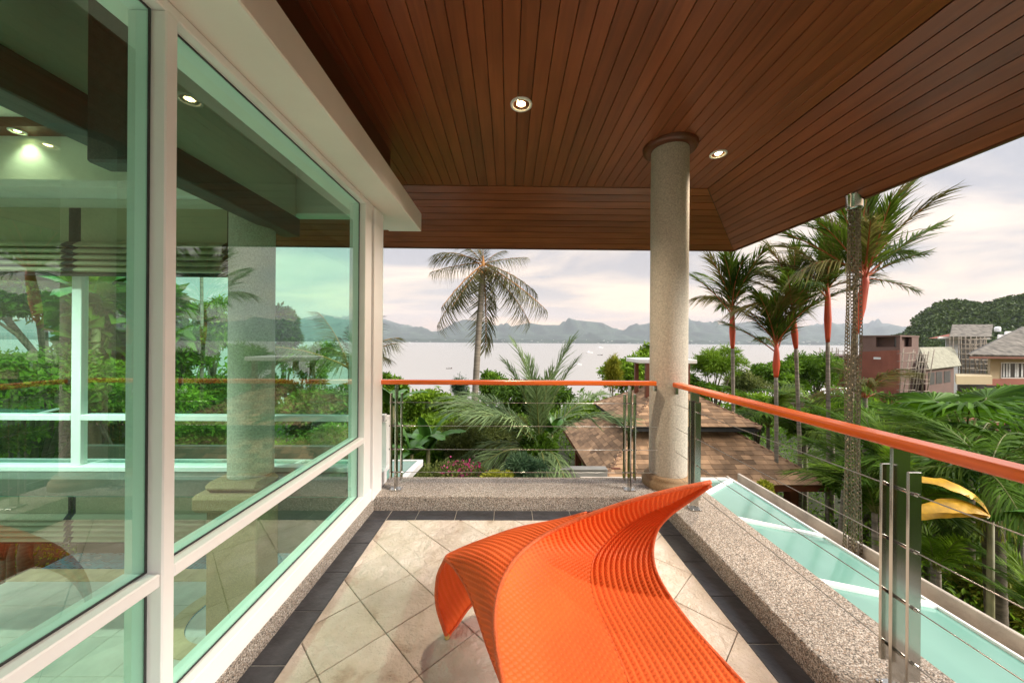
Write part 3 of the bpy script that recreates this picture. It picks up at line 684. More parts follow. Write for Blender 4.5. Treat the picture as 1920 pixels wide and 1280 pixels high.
def weave(G, phi, psi, flip, amp=.0040):
    """G (nv,nu,3) grid; phi ridge coordinate in ridges, psi strand coordinate in strands"""
    du = np.gradient(G, axis=1); dv = np.gradient(G, axis=0); n = np.cross(du, dv); n /= (np.linalg.norm(n, axis=2, keepdims=True)+1e-9)
    if flip: n = -n
    f = phi-np.floor(phi); half = np.where(f < .5, f*2, (1-f)*2)     # 0 at the ridge border, 1 at its spine
    strand = psi+half*.9
    h = .70*np.sin(half*np.pi/2)**1.3+.95*(np.abs(np.sin(np.pi*strand))**.9)*(.3+.7*half)
    return G+n*(h*amp)[..., None]
def gridmesh(name, G, mat, parent, flip=False):
    nv, nu, _ = G.shape; idx = np.arange(nv*nu).reshape(nv, nu)
    F = np.stack([idx[:-1, :-1], idx[:-1, 1:], idx[1:, 1:], idx[1:, :-1]], -1).reshape(-1, 4)
    if flip: F = F[:, ::-1]
    return link(name, npmesh(name, G.reshape(-1, 3), F, mat, True), parent)
chair = empty('lounge_chair', at(1180, 1330, 1.2)*0+Vector((.25, 1.25, 0)), 'orange woven resin lounge chair with wing-like curled back on the balcony floor', 'chair')
def lens(G, ax):
    d = np.linalg.norm(np.diff(G, axis=ax), axis=2); c = np.cumsum(d, axis=ax)
    pad = [(0, 0), (0, 0)]; pad[ax] = (1, 0); return np.pad(c, pad)
# seat and back, left half
def rowsL(t):
    L_, C_ = cr(Lp, t), cr(Cp, t); w = np.linalg.norm(C_-L_, axis=1)[:, None]
    m1 = L_*.68+C_*.32+w*np.array([0, .03, -.07]); m2 = L_*.34+C_*.66+w*np.array([0, .02, -.05])
    return [L_, m1, m2, C_]
def rowsR(t):
    C_, R_ = cr(Cp, t), cr(Rp, t); w = np.linalg.norm(C_-R_, axis=1)[:, None]
    return [C_, C_*.5+R_*.5+w*np.array([0, 0, -.02]), R_]
RW, ST = .0250, .0150
G = patch(rowsL, 300, 460); a = lens(G, 1); b = lens(G[:, ::-1], 1)[:, ::-1]; q = lens(G, 0)
qm = q.mean(axis=1, keepdims=True)+0*q
gridmesh('left_seat_shell', weave(G, (qm+b*.72)/RW, (b)/ST, True), M_orange, chair)
G = patch(rowsR, 170, 760); a = lens(G, 1); q = lens(G, 0); qm = q.mean(axis=1, keepdims=True)+0*q
wid = a[:, -1:]
gridmesh('right_seat_shell', weave(G, (a*.75+(a/np.maximum(wid, .02))*.09-qm*.06)/RW, q/ST, True), M_orange, chair)
# outer roll (arm)
Fp = [at(*p) for p in ((1100, 962, 1.53), (1040, 977, 1.62), (970, 991, 1.66), (900, 1015, 1.66), (856, 1033, 1.64), (836, 1046, 1.60), (852, 1062, 1.53), (877, 1102, 1.45), (897, 1155, 1.38), (915, 1210, 1.33), (930, 1250, 1.31), (945, 1290, 1.30), (962, 1345, 1.30))]
L2 = [at(*p) for p in ((1100, 967, 1.51), (1075, 977, 1.51), (1040, 993, 1.50), (1010, 1010, 1.48), (985, 1030, 1.43), (965, 1050, 1.37), (950, 1072, 1.31), (938, 1100, 1.24), (930, 1130, 1.17), (928, 1160, 1.10), (930, 1195, 1.04), (937, 1240, .97), (955, 1345, .90))]
def rowsB(t):
    L_, F_ = cr(L2, t), cr(Fp, t); w = np.linalg.norm(F_-L_, axis=1)[:, None]
    return [L_, L_*.66+F_*.34+w*np.array([-.01, 0, .05]), L_*.33+F_*.67+w*np.array([-.02, 0, .05]), F_]
G = patch(rowsB, 220, 300); a = lens(G, 1); q = lens(G, 0); qm = q.mean(axis=1, keepdims=True)+0*q
gridmesh('arm_shell', weave(G, (qm+a*.35)/RW, a/ST, False), M_orange, chair)
# rear skirt with the back leg
Tp = [at(*p) for p in ((836, 1046, 1.60), (856, 1033, 1.64), (900, 1015, 1.66), (970, 991, 1.66), (1040, 977, 1.62), (1100, 962, 1.53), (1240, 925, 1.48))]
Hp = [at(838, 1195, 1.65), at(856, 1172, 1.72), at(890, 1128, 1.80), at(970, 1075, 1.88), at(1060, 1050, 1.85), at(1130, 1060, 1.75), at(1200, 1105, 1.60)]
def rowsC(t):
    T_, H_ = cr(Tp, t), cr(Hp, t)
    off = np.array([-.055, .03, .0])*(1-t[:, None])**2+np.array([0, .05, .02])*t[:, None]
    return [T_, T_*.72+H_*.28+off*.8, T_*.36+H_*.64+off*.9, H_]
G = patch(rowsC, 150, 260); a = lens(G, 1); q = lens(G, 0)
gridmesh('rear_shell', weave(G, (q-a*.3)/RW, a/ST, True), M_orange, chair)
# right rear leg below the tip and front underside so the chair stands
def rim(P, r_, n=60, nm='rim'):
    pts = cr(P, np.linspace(0, 1, n)); MB().tube([tuple(p) for p in pts], r_, 10).build(nm, M_orangerim, chair)
rim(Lp, .0085); rim(Rp, .0080); rim(Fp, .0085); rim(Hp, .007); rim(Cp[1:], .0042, nm='seam')
rim([G[0, i] for i in range(0, 150, 12)]+[G[0, -1]], .0085)
for k_, (dx, dy) in ((4, (-.10, .16)), (10, (-.10, .10))):
    p_ = Rp[k_]+Vector((-.03, .02, -.012)); MB().tube([tuple(p_), (p_.x+dx*.5, p_.y+dy*.5, .2), (p_.x+dx, p_.y+dy, .012)], .018, 10).build('leg', M_orangerim, chair)
f0 = at(838, 1195, 1.65)
MB().lathe([(.0001, 0), (.012, 0), (.012, .014), (.0001, .014)], (f0.x, f0.y, 0.001), 16).build('foot_cap', simple('yellowed_foot', (.55, .38, .12), .5), chair)
#LANDSCAPE
# ================================================================== LANDSCAPE
def smooth(x): x = np.clip(x, 0, 1); return x*x*(3-2*x)
SEA = -20.0
def gz(x, y):
    x = np.asarray(x, float); y = np.asarray(y, float)
    z = -4.6-smooth((y-13)/105)*19.0
    z = z+smooth((-x/np.maximum(y, 3)-.55)/.5)*smooth((y-4)/8)*smooth((90-y)/60)*(2.2+1.6*smooth((-x-8)/12))
    z = z+.25*np.sin(x*.5)*np.cos(y*.43)
    return z
def grid_sheet(name, x, y, zf, mat, **k):
    X, Y = np.meshgrid(x, y); Z = zf(X, Y); G = np.stack([X, Y, Z], -1); nv, nu, _ = G.shape; idx = np.arange(nv*nu).reshape(nv, nu)
    F = np.stack([idx[:-1, :-1], idx[:-1, 1:], idx[1:, 1:], idx[1:, :-1]], -1).reshape(-1, 4)
    return tag(link(name, npmesh(name, G.reshape(-1, 3), F, mat, True)), **k)
M_soil = simple('garden_soil', (.045, .05, .02), .95, var=.5, scale=1.5, coords='World', bump=.6, bscale=6)
grid_sheet('ground', np.concatenate([np.linspace(-160, -20, 20), np.linspace(-18, 30, 50), np.linspace(33, 400, 30)]), np.concatenate([np.linspace(-160, -14, 12), np.linspace(-12, 40, 54), np.linspace(44, 150, 26)]), gz, M_soil, kind='structure')
def seamat():
    m, nt, N, L, b = nmat('sea_water')
    b.inputs['Base Color'].default_value = (.34, .32, .29, 1); setv(b, rough=.30); b.inputs['IOR'].default_value = 1.33
    g_ = N.new('ShaderNodeNewGeometry'); mp = N.new('ShaderNodeMapping'); mp.inputs['Scale'].default_value = (.10, .32, 1); L.new(g_.outputs['Position'], mp.inputs[0])
    n = N.new('ShaderNodeTexNoise'); n.inputs['Scale'].default_value = 1; n.inputs['Detail'].default_value = 6; L.new(mp.outputs[0], n.inputs['Vector'])
    bp = N.new('ShaderNodeBump'); bp.inputs['Strength'].default_value = .10; bp.inputs['Distance'].default_value = .25; L.new(n.outputs[0], bp.inputs['Height']); L.new(bp.outputs[0], b.inputs['Normal'])
    return m
M_sea = seamat()
HB = 9500
tag(MB().add([(-9300, -300, SEA), (9300, -300, SEA), (9300, 9300, SEA), (-9300, 9300, SEA)], [[0, 1, 2, 3]]).build('sea', M_sea), kind='structure')

# --- mountains across the bay: ridges with real depth, outline sampled from the photograph's skyline
M_mt = simple('mountain_forest', (.035, .055, .035), .95, var=.5, scale=.004, coords='World', bump=1.0, bscale=.01)
def ridge(name, pts, Y, label, depth=.18, rough=6, mat=M_mt, seed=1, mul=1.0, base=SEA-5):
    u = np.array([p[0] for p in pts], float); v = np.array([p[1] for p in pts], float)
    ug = np.linspace(u[0], u[-1], int(abs(u[-1]-u[0])/2.5)+2); vg = np.interp(ug, u, v)
    r_ = np.random.default_rng(seed); vg = np.convolve(np.pad(vg, 2, 'edge'), [.1, .2, .4, .2, .1], 'valid')
    prof = [(-1.0, 0), (-.8, .16), (-.6, .36), (-.42, .55), (-.25, .76), (-.1, .93), (0, 1), (.12, .9), (.3, .6), (.6, .25), (1, 0)]
    V = np.zeros((len(prof), len(ug), 3)); n = len(ug)
    ph = r_.uniform(0, 6.28, 8)
    for j, (d, h) in enumerate(prof):
        spur = sum(np.sin(ug*f*.05+ph[k_]+d*2.2*f)*a for k_, (f, a) in enumerate(((1, .10), (2.3, .09), (4.1, .06), (7.7, .04))))
        for i in range(n):
            P = at(ug[i], vg[i], Y); hh = (P.z-base)*h*(1+(spur[i]*1.2 if 0 < h < .99 else 0))
            k_ = 1+d*depth
            V[j, i] = (P.x*k_, P.y*k_, base+hh)
    idx = np.arange(V.shape[0]*n).reshape(-1, n)
    F = np.stack([idx[:-1, :-1], idx[:-1, 1:], idx[1:, 1:], idx[1:, :-1]], -1).reshape(-1, 4)
    o = link(name, npmesh(name, V.reshape(-1, 3), F, mat, True)); tag(o, kind='structure'); return o
back = [(-900, 600), (-300, 590), (100, 602), (300, 600), (450, 618), (520, 606), (574, 595), (607, 589), (640, 595), (671, 601), (720, 598), (752, 608), (800, 622), (900, 620), (1000, 612), (1100, 618), (1200, 622), (1400, 604), (1500, 614), (1575, 607), (1665, 606), (1699, 614), (1800, 625), (2200, 600), (2900, 590)]
front = [(-900, 610), (-300, 604), (0, 618), (300, 622), (500, 626), (547, 616), (574, 610), (600, 614), (645, 602), (671, 604), (700, 601), (730, 604), (752, 614), (783, 614), (817, 623), (830, 617), (867, 599), (886, 600), (930, 610), (961, 612), (992, 605), (1017, 609), (1055, 609), (1083, 600), (1099, 602), (1130, 605), (1149, 615), (1167, 621), (1186, 611), (1217, 606), (1260, 603), (1294, 600), (1324, 605), (1350, 609), (1380, 616), (1430, 622), (1462, 616), (1520, 610), (1575, 611), (1620, 617), (1665, 611), (1720, 620), (1900, 625), (2300, 610), (2900, 615)]
low = [(-900, 622), (100, 626), (400, 630), (560, 627), (700, 628), (760, 625), (850, 629), (930, 626), (1010, 629), (1090, 626), (1200, 629), (1300, 622), (1380, 628), (1500, 630), (1600, 627), (1750, 631), (2200, 620), (2900, 620)]
ridge('far_mountains', back, 8000, '', .10, seed=3)
ridge('mountains', front, 6600, '', .14, seed=5)
ridge('foothills', low, 5600, '', .10, seed=8)
shore = [(u_, 636.3+(u_-960)*.007+random.uniform(-.9, .6)) for u_ in range(-900, 2900, 7)]
ridge('shore_woods', shore, 5000, '', .01, seed=9)
M_wb = simple('white_walls', (.5, .5, .47), .7)
mb = MB()
for i in range(150):
    u_ = random.uniform(380, 1720); P = at(u_, 637.2+(u_-960)*.007+random.uniform(-1.6, .8), random.uniform(4900, 4960)); w = random.uniform(3, 14); h = random.uniform(3, 8)
    P.z = max(SEA, P.z-h) if random.random() < .5 else SEA+random.uniform(0, 18)
    mb.box((P.x-w, P.y, P.z), (P.x+w, P.y+15, P.z+h))
tag(mb.build('shore_town', M_wb), 'thin line of tiny pale buildings along the far shore below the mountains', 'town', kind='stuff')

# haze
hz = MB().box((-9450, -400, SEA-1.5), (9450, 9450, 760)).build('haze', M_white, kind='stuff'); hz.data.materials.clear()
def hazem():
    m, nt, N, L, b = nmat('haze_air'); N.remove(b); v = N.new('ShaderNodeVolumePrincipled'); v.inputs['Color'].default_value = (.84, .90, 1, 1)
    v.inputs['Density'].default_value = 6e-5; v.inputs['Anisotropy'].default_value = 0.0
    L.new(v.outputs[0], N['Material Output'].inputs['Volume']); m.cycles.homogeneous_volume = True if hasattr(m.cycles, 'homogeneous_volume') else None; return m
hz.data.materials.append(hazem())

# ------------------------------------------------------------------ foliage builders
G_dark = leafmat('leaf_deep_green', (.026, .065, .006), (.12, .23, .018))
G_mid = leafmat('leaf_mid_green', (.040, .10, .006), (.17, .31, .020))
G_bright = leafmat('leaf_bright_green', (.075, .16, .008), (.27, .42, .030))
G_olive = leafmat('leaf_olive', (.05, .08, .018), (.21, .24, .055))
G_yel = leafmat('leaf_yellow_green', (.14, .18, .015), (.42, .40, .04))
G_grey = leafmat('leaf_silver_green', (.07, .12, .04), (.26, .35, .14), .25)
G_teal = leafmat('leaf_blue_green', (.03, .075, .035), (.12, .20, .09))
G_palm = leafmat('palm_leaflet', (.028, .065, .006), (.16, .24, .022), .3)
G_palmy = leafmat('palm_leaflet_tan', (.08, .085, .018), (.26, .22, .06), .3)
G_coco = leafmat('coconut_leaflet', (.045, .05, .018), (.20, .19, .07), .3)
G_fan = leafmat('fan_leaf', (.025, .08, .004), (.13, .28, .012), .3, .35)
M_bark = simple('bark', (.12, .095, .065), .9, var=.4, scale=8, stretch=(1, 1, 3), bump=.6, bscale=20)
M_ptrunk = simple('ringed_palm_trunk', (.20, .17, .13), .85, var=.45, scale=3, stretch=(.3, .3, 9), bump=.5, bscale=10)
M_red = simple('red_crownshaft', (.52, .065, .018), .45, var=.25, scale=6, stretch=(1, 1, .3))
M_grn = simple('green_crownshaft', (.20, .25, .08), .45, var=.2, scale=4)
M_rach = simple('frond_stalk', (.14, .15, .03), .6)
M_rachr = simple('red_stalk', (.42, .10, .03), .6)
M_rachb = simple('tan_stalk', (.38, .17, .04), .6)
M_pink = leafmat('pink_petals', (.35, .02, .10), (.62, .12, .28), .4)

def leaves_at(P, Nrm, size, aspect=.45, fold=.25, droop=.5, r=rng, tipw=.0):
    """one folded leaf (4 tris in 2 quads) at each point"""
    n = len(P); D = r.normal(size=(n, 3)); D += Nrm*1.1; D[:, 2] -= droop*r.random(n); D /= np.linalg.norm(D, axis=1, keepdims=True)
    U = r.normal(size=(n, 3)); U[:, 2] += 1.8; S_ = np.cross(D, U); S_ /= np.linalg.norm(S_, axis=1, keepdims=True)+1e-9; Nn = np.cross(S_, D)
    L_ = size*(.65+.7*r.random(n))[:, None]; w = L_*aspect*.5
    b = P; t = P+D*L_-Nn*L_*.12; m1 = P+D*L_*.5+S_*w+Nn*w*fold; m2 = P+D*L_*.5-S_*w+Nn*w*fold
    V = np.stack([b, m1, t, m2], 1).reshape(-1, 3); i = np.arange(n)*4
    F = np.concatenate([np.stack([i, i+1, i+2], 1), np.stack([i, i+2, i+3], 1)])
    return V, F
def crown_pts(blobs, n, r=rng, shell=.55):
    """points through a set of ellipsoid clumps, denser at their surfaces; returns points, outward dirs"""
    B = np.array(blobs, float); w = (B[:, 3]*B[:, 4]+B[:, 3]*B[:, 5]); w = w/w.sum(); k = r.choice(len(B), n, p=w)
    d = r.normal(size=(n, 3)); d /= np.linalg.norm(d, axis=1, keepdims=True); d[:, 2] = np.where(d[:, 2] < -.35, -d[:, 2]*.6, d[:, 2])
    rad = (shell+(1-shell)*r.random(n)**.6)[:, None]*(1+.10*r.normal(size=(n, 1)))
    return B[k, :3]+d*rad*B[k, 3:6], d
def clumps(c, rx, ry, rz, nb, k=.42, r=rng):
    """split a crown ellipsoid into uneven boughs"""
    out = []
    for i in range(nb):
        d = r.normal(size=3); d /= np.linalg.norm(d); d[2] = abs(d[2]) if r.random() < .72 else d[2]; f = .35+.5*r.random(); s_ = k*(.55+.8*r.random())
        out.append((c[0]+d[0]*rx*f, c[1]+d[1]*ry*f, c[2]+d[2]*rz*f, rx*s_, ry*s_, rz*s_*.8))
    return out
def foliage(name, parent, mat, blobs, n, size, aspect=.45, droop=.5, shell=.55, kind=None):
    P, d = crown_pts(blobs, n, shell=shell); V, F = leaves_at(P, d, size, aspect, droop=droop)
    return tag(link(name, npmesh(name, V, F, mat), parent), kind=kind)
def limbs(parent, base, blobs, r0, mat=M_bark, nb=6):
    base = Vector(base); B = random.sample(list(blobs), min(nb, len(blobs))); top = sum((Vector(b[:3]) for b in blobs), Vector())/len(blobs)
    fork = base.lerp(Vector((top.x, top.y, max(b[2] for b in blobs))), .45); mb = MB()
    mid = base.lerp(fork, .5)+Vector((random.uniform(-.1, .1), random.uniform(-.1, .1), 0))
    mb.tube([base, mid, fork], [r0, r0*.8, r0*.6], 8)
    MB_ = mb
    for b in B:
        e_ = Vector(b[:3]); m = fork.lerp(e_, .5)+Vector((random.uniform(-.15, .15), random.uniform(-.15, .15), .1)); MB_.tube([fork, m, e_], [r0*.5, r0*.3, r0*.1], 6)
    return MB_.build('trunk', mat, parent)
def tree(u, vt, vb, Y, hw, label, mat, n=9000, size=.16, aspect=.45, nb=14, k=.42, name='broadleaf_tree', cat='tree', group=None, depth=1.0, droop=.5, shell=.55, rt=None):
    """crown whose top shows at vt and foot at vb, hw pixels half wide, standing at distance Y"""
    T = at(u, vt, Y); Bt = at(u, vb, Y); rx = hw/655*Y; rz = (T.z-Bt.z)/2; c = np.array([T.x, T.y, T.z-rz]); ry = rx*depth
    g0 = float(gz(c[0], c[1])); t = empty(name, (c[0], c[1], g0), label, cat, group)
    bl = clumps(c, rx, ry, rz, nb, k)+[(c[0], c[1], c[2]-rz*.1, rx*.55, ry*.55, rz*.6)]
    foliage('crown', t, mat, bl, n, size, aspect, droop, shell)
    limbs(t, (c[0], c[1], min(g0-.1, c[2]-rz)), bl, rt or max(.05, rx*.09)); return t
# ---- pinnate frond mesh along +Y, arching in Z
def frond_mesh(name, L_=2.5, n=46, ll=.55, w=.035, arch=.35, droopy=.6, mat=None, rmat=None, sweep=50, seed=0, r0=.018, vlift=.25, start=.12):
    r_ = np.random.default_rng(seed); t = np.linspace(0, 1, 14)
    def pos(t): t = np.asarray(t); return np.stack([0*t, L_*(t-.12*arch*t**3), L_*(.30*t-arch*t**2.1)], -1)
    P = pos(t); m = MB(); m.tube([tuple(p) for p in P], [r0*(1-.8*x)+.0015 for x in t], 5, caps=False)
    V = [np.array(m.V)]; Fq = [f for f in m.F]; nv = len(m.V)
    tt = np.repeat(np.linspace(start, .995, n), 2)+r_.normal(size=2*n)*.004; tt = np.clip(tt, 0, 1); side = np.tile([1, -1], n)
    p = pos(tt); tg = pos(np.clip(tt+.01, 0, 1.02))-p; tg /= np.linalg.norm(tg, axis=1, keepdims=True)
    lat = np.stack([side, 0*tt, 0*tt], -1).astype(float); up = np.cross(lat, tg)*side[:, None]; up = np.where(up[:, 2:3] < 0, -up, up)
    a = np.radians(sweep*(1-.55*tt)+r_.normal(size=len(tt))*6); ln = ll*np.sin(np.pi*np.clip(.12+.80*tt, 0, 1))**.6*(.8+.4*r_.random(len(tt)))
    d0 = tg*np.cos(a)[:, None]+lat*np.sin(a)[:, None]+up*(vlift+r_.normal(size=len(tt))*.14)[:, None]; d0 /= np.linalg.norm(d0, axis=1, keepdims=True)
    segs = [0, .35, .7, 1.0]; ws = [.5, 1, .75, .05]; pts = []
    for s_ in segs:
        q = p+d0*(ln*s_)[:, None]; q[:, 2] -= droopy*ln*s_**2*(.6+.5*r_.random(len(tt))); pts.append(q)
    wd = np.cross(d0, up+.3*r_.normal(size=up.shape)); wd /= np.linalg.norm(wd, axis=1, keepdims=True)
    LV = []
    for q, k in zip(pts, ws): LV += [q-wd*w*k*.5, q+wd*w*k*.5]
    LV = np.stack(LV, 1); n2 = len(tt); base = nv+np.arange(n2)*8
    F = Fq+[[int(b+2*s_), int(b+2*s_+1), int(b+2*s_+3), int(b+2*s_+2)] for b in base for s_ in range(3)]
    V.append(LV.reshape(-1, 3)); V = np.concatenate(V)
    me = npmesh(name, V, np.array(F), None, mats=[rmat or M_rach, mat or G_palm], midx=[0]*len(Fq)+[1]*(3*n2)); return me
def put(name, me, parent, loc, az, el, roll=0, s=1.0):
    o = bpy.data.objects.new(name, me); col.objects.link(o); o.parent = parent
    # parents are unrotated empties: place relative to them
    o.location = Vector(loc)-parent.location
    o.rotation_euler = (Matrix.Rotation(az, 3, 'Z') @ Matrix.Rotation(el, 3, 'X') @ Matrix.Rotation(roll, 3, 'Y')).to_euler(); o.scale = (s, s, s); return o
def dirto(a, b): d = b-a; return -math.atan2(d.x, d.y)

# lipstick palms -----------------------------------------------------
LF = [frond_mesh('frond', 1.25, 46, .42, .019, a, dd*1.4, G_palm if i % 3 else G_palmy, M_rachr, 38, i, .014, .25, .16) for i, (a, dd) in enumerate(((.28, .35), (.45, .55), (.2, .25), (.6, .8)))]
def lipstick(u, vs0, vs1, Y, label, nf=11, s=1.0, lean=0, wpx=9, spread=1.0, extra=()):
    top = at(u, vs0, Y); bot = at(u+lean*.3, vs1, Y); gx, gy = bot.x+lean*.01*Y/10, bot.y; g0 = float(gz(gx, gy))
    t = empty('sealing_wax_palm', (gx, gy, g0), label, 'palm tree', 'red stemmed palms right of the column')
    r_ = wpx/2/655*Y; mid = Vector((gx, gy, g0)).lerp(bot, .55)+Vector((.04, 0, 0))
    n = 26; pts = [Vector((gx, gy, g0-.1)).lerp(mid, k/8) for k in range(9)]+[mid.lerp(bot, k/8) for k in range(1, 9)]
    MB().tube(pts, [r_*(.75+.12*(i % 2)) for i in range(len(pts))], 10).build('trunk', M_ptrunk, t)
    MB().tube([bot-Vector((0, 0, .02)), bot.lerp(top, .12), bot.lerp(top, .5), top, top+Vector((.0, 0, .30*s))], [r_*.8, r_*1.05, r_*1.45, r_*1.1, r_*.3], 10).build('crownshaft', M_red, t)
    for i in range(nf):
        az = i*2.399+random.uniform(-.25, .25); el = R(random.choice([78, 70, 60, 48, 36, 25])+random.uniform(-6, 6))
        put('frond', random.choice(LF), t, top+Vector((0, 0, random.uniform(-.02, .22)*s)), az, el, random.uniform(-.3, .3), s*random.uniform(.85, 1.12))
    for (uu, vv) in extra:
        tip = at(uu, vv, Y); d = tip-top; az = -math.atan2(d.x, d.y+random.uniform(-.4, .4)); el = math.atan2(d.z, math.hypot(d.x, .3))
        put('frond', LF[2], t, top+Vector((0, 0, .1)), az, el-.12, 0, d.length/1.25)
    return t
lipstick(1373, 592, 652, 10.5, 'slim red stemmed palm nearest the column, its crown touching the eave line', 15, 1.35, 2, 7.5)
lipstick(1456, 662, 706, 9.5, 'shortest red stemmed palm, low crown in front of the bay', 15, 1.3, -3, 8.5)
lipstick(1487, 598, 652, 9.5, 'red stemmed palm with a leaning banded trunk, second tallest in the middle', 17, 1.45, 18, 8)
lipstick(1552, 560, 640, 9.0, 'red stemmed palm just left of the rain chain, crown against the eave', 15, 1.35, 0, 8)
lipstick(1622, 530, 625, 7.2, 'largest red stemmed palm, right behind the rain chain with spreading fronds', 13, 1.45, -62, 11, 1, ((1768, 425), (1690, 356), (1740, 480), (1520, 425), (1560, 400), (1640, 400), (1695, 560), (1650, 370)))
# coconut palm --------------------------------------------------------
CF = [frond_mesh('frond', 2.5, 54, .62, .028, a, dd*1.2, G_coco, M_rachb, 62, 20+i, .028, .05, .10) for i, (a, dd) in enumerate(((.45, .9), (.22, 1.0), (.12, 1.05)))]
def coconut():
    Y = 16; b = at(884, 868, Y); m1 = at(893, 700, Y); m2 = at(899, 600, Y); t_ = at(906, 500, Y)
    g0 = float(gz(b.x, b.y)); t = empty('coconut_palm', (b.x, b.y, g0), 'tall slender coconut palm standing alone in front of the bay', 'palm tree')
    P = cr([(b.x, b.y, g0-.2), b, m1, m2, t_], np.linspace(0, 1, 46)); MB().tube([tuple(p) for p in P], [.165*(1-.3*i/45)*(1+.05*(i % 2)) for i in range(46)], 12).build('trunk', M_ptrunk, t)
    MB().tube([t_-Vector((0, 0, .5)), t_, t_+Vector((0, 0, .5))], [.11, .11, .02], 10).build('crownshaft', M_rachb, t)
    tips = [(800, 482), (832, 545), (850, 615), (868, 600), (905, 650), (915, 590), (960, 612), (978, 608), (992, 572), (978, 522), (950, 470), (870, 450), (910, 440), (845, 470), (940, 520), (880, 590), (958, 565), (820, 510)]
    for i, (uu, vv) in enumerate(tips):
        tip = at(uu, vv, Y); d = tip-t_; dy = random.uniform(-1.2, 1.2); h = math.hypot(d.x, dy); drop = -d.z
        az = -math.atan2(d.x, dy); me = CF[min(2, max(0, int((drop+.3)/.9)))]
        me = CF[0] if drop < .3 else CF[1+i % 2]; el = math.atan2(d.z, h)+(.30 if drop < .3 else .16); s_ = d.length/2.2
        put('frond', me, t, t_+Vector((0, 0, random.uniform(-.1, .2))), az, el, random.uniform(-.2, .2), s_)
    for i in range(7):
        a = i*.9; c_ = t_+Vector((math.cos(a)*.24, math.sin(a)*.24, -.18-.08*(i % 3))); MB().lathe([(.001, -.10), (.07, -.07), (.10, 0), (.07, .08), (.001, .11)], tuple(c_), 10).build('coconut', simple('coconut_husk', (.36, .17, .04), .5) if i == 0 else MATS['coconut_husk'], t)
coconut()
# silver palm in the centre ------------------------------------------------
SF = [frond_mesh('frond', 2.6, 60, .62, .026, a, dd, G_grey, M_rach, 42, 40+i, .022, .25, .18) for i, (a, dd) in enumerate(((.45, .55), (.75, .85), (.25, .35)))]
def silver():
    Y = 8.6; t_ = at(1012, 852, Y); g0 = float(gz(t_.x, t_.y)); t = empty('silver_palm', (t_.x, t_.y, g0), 'big arching silvery green palm below the middle of the front railing', 'palm tree')
    MB().tube([(t_.x, t_.y, g0-.1), tuple(t_)], [.17, .14], 12).build('trunk', M_bark, t)
    for i, (uu, vv, m_, dy) in enumerate(((1085, 650, 2, .2), (955, 655, 2, .4), (940, 690, 2, -.3), (1100, 700, 0, .8), (880, 740, 0, .3), (850, 800, 1, .2), (900, 850, 1, -1), (960, 880, 1, -1.4), (1010, 890, 1, -1.3), (1030, 700, 2, -.6), (990, 680, 2, .8), (870, 770, 0, 1.2), (1060, 740, 0, -.9), (960, 760, 0, -.9), (1090, 690, 2, .1), (920, 720, 0, -.8), (1000, 720, 2, -1), (830, 760, 0, -.4), (1040, 860, 1, -1.5), (900, 880, 1, -.6), (980, 860, 1, -1.6))):
        tip = at(uu, vv, Y); d = tip-t_; h = math.hypot(d.x, dy); az = -math.atan2(d.x, dy); el = {2: R(62), 0: R(35), 1: R(8)}[m_] if m_ != 2 else max(R(52), math.atan2(d.z, h))
        s_ = {2: max(d.length/2.5, .8), 0: 1.1, 1: 1.0}[m_]; put('frond', SF[m_], t, t_+Vector((0, 0, .1)), az, el, random.uniform(-.2, .2), s_)
silver()
# areca / understory palms -----------------------------------------------------
AF = [frond_mesh('frond', 1.7, 50, .46, .026, a, dd, [G_mid, G_dark, G_bright][i], M_rach, 48, 60+i, .012, .3, .14) for i, (a, dd) in enumerate(((.5, .5), (.7, .7), (.4, .4)))]
DF = [frond_mesh('frond', 1.7, 50, .50, .028, .55, .7, m_, M_rach, 50, 70+i, .014, .2, .12) for i, m_ in enumerate((G_dark, G_palm))]
def palmclump(u, v, Y, label, nf=14, s=1.0, set_=AF, name='areca_palm', stem=True, elr=(20, 75), group='low palms below the right parapet', base=None, tm=None):
    c0 = at(u, v, Y); g0 = min(float(gz(c0.x, c0.y)), c0.z-.2); t = empty(name, (c0.x, c0.y, g0), label, 'palm', group)
    if stem: MB().tube([(c0.x, c0.y, g0-.1), (c0.x+.03, c0.y, (g0+c0.z)/2), tuple(c0)], [.07*s, .06*s, .05*s], 8).build('stem', tm or M_ptrunk, t)
    for i in range(nf):
        put('frond', random.choice(set_), t, c0+Vector((random.uniform(-.06, .06), random.uniform(-.06, .06), 0)), i*2.399+random.uniform(-.3, .3), R(random.uniform(*elr)), random.uniform(-.3, .3), s*random.uniform(.8, 1.15))
    return t
for i, (u, v, Y, s, st, lb) in enumerate((
    (1440, 800, 12.5, 1.1, DF, 'dark low palm just past the right corner of the shingle roof'),
    (1510, 830, 12, 1.1, DF, 'dark feathery palm between the shingle roof and the rain chain'),
    (1625, 880, 9.6, .9, DF, 'shaded low palm beyond the right corner of the shingle roof'),
    (1560, 800, 12, 1.2, AF, 'fresh green palm under the red stems, left of the rain chain'),
    (1660, 880, 6.4, .85, AF, 'bright arching palm right of the lower rain chain'),
    (1700, 950, 5.6, .75, AF, 'yellow green palm behind the near railing post'),
    (1640, 960, 6.0, .8, DF, 'dark palm touching the foot of the rain chain'),
    (1750, 1000, 6.4, .8, DF, 'deep green palm low behind the near railing post'),
    (1760, 1070, 5.5, .55, AF, 'fine leaved palm just over the gutter, left of the slim trunk'),
    (1915, 990, 6.3, .7, AF, 'feathery palm at the lower right edge of the view'),
    (1945, 1150, 4.3, .42, AF, 'lowest green palm in the right corner by the gutter'),
    (1905, 930, 7.6, .9, AF, 'light green palm behind the slim trunk at the right edge'))):
    palmclump(u, v, Y, lb, 13, s, st)
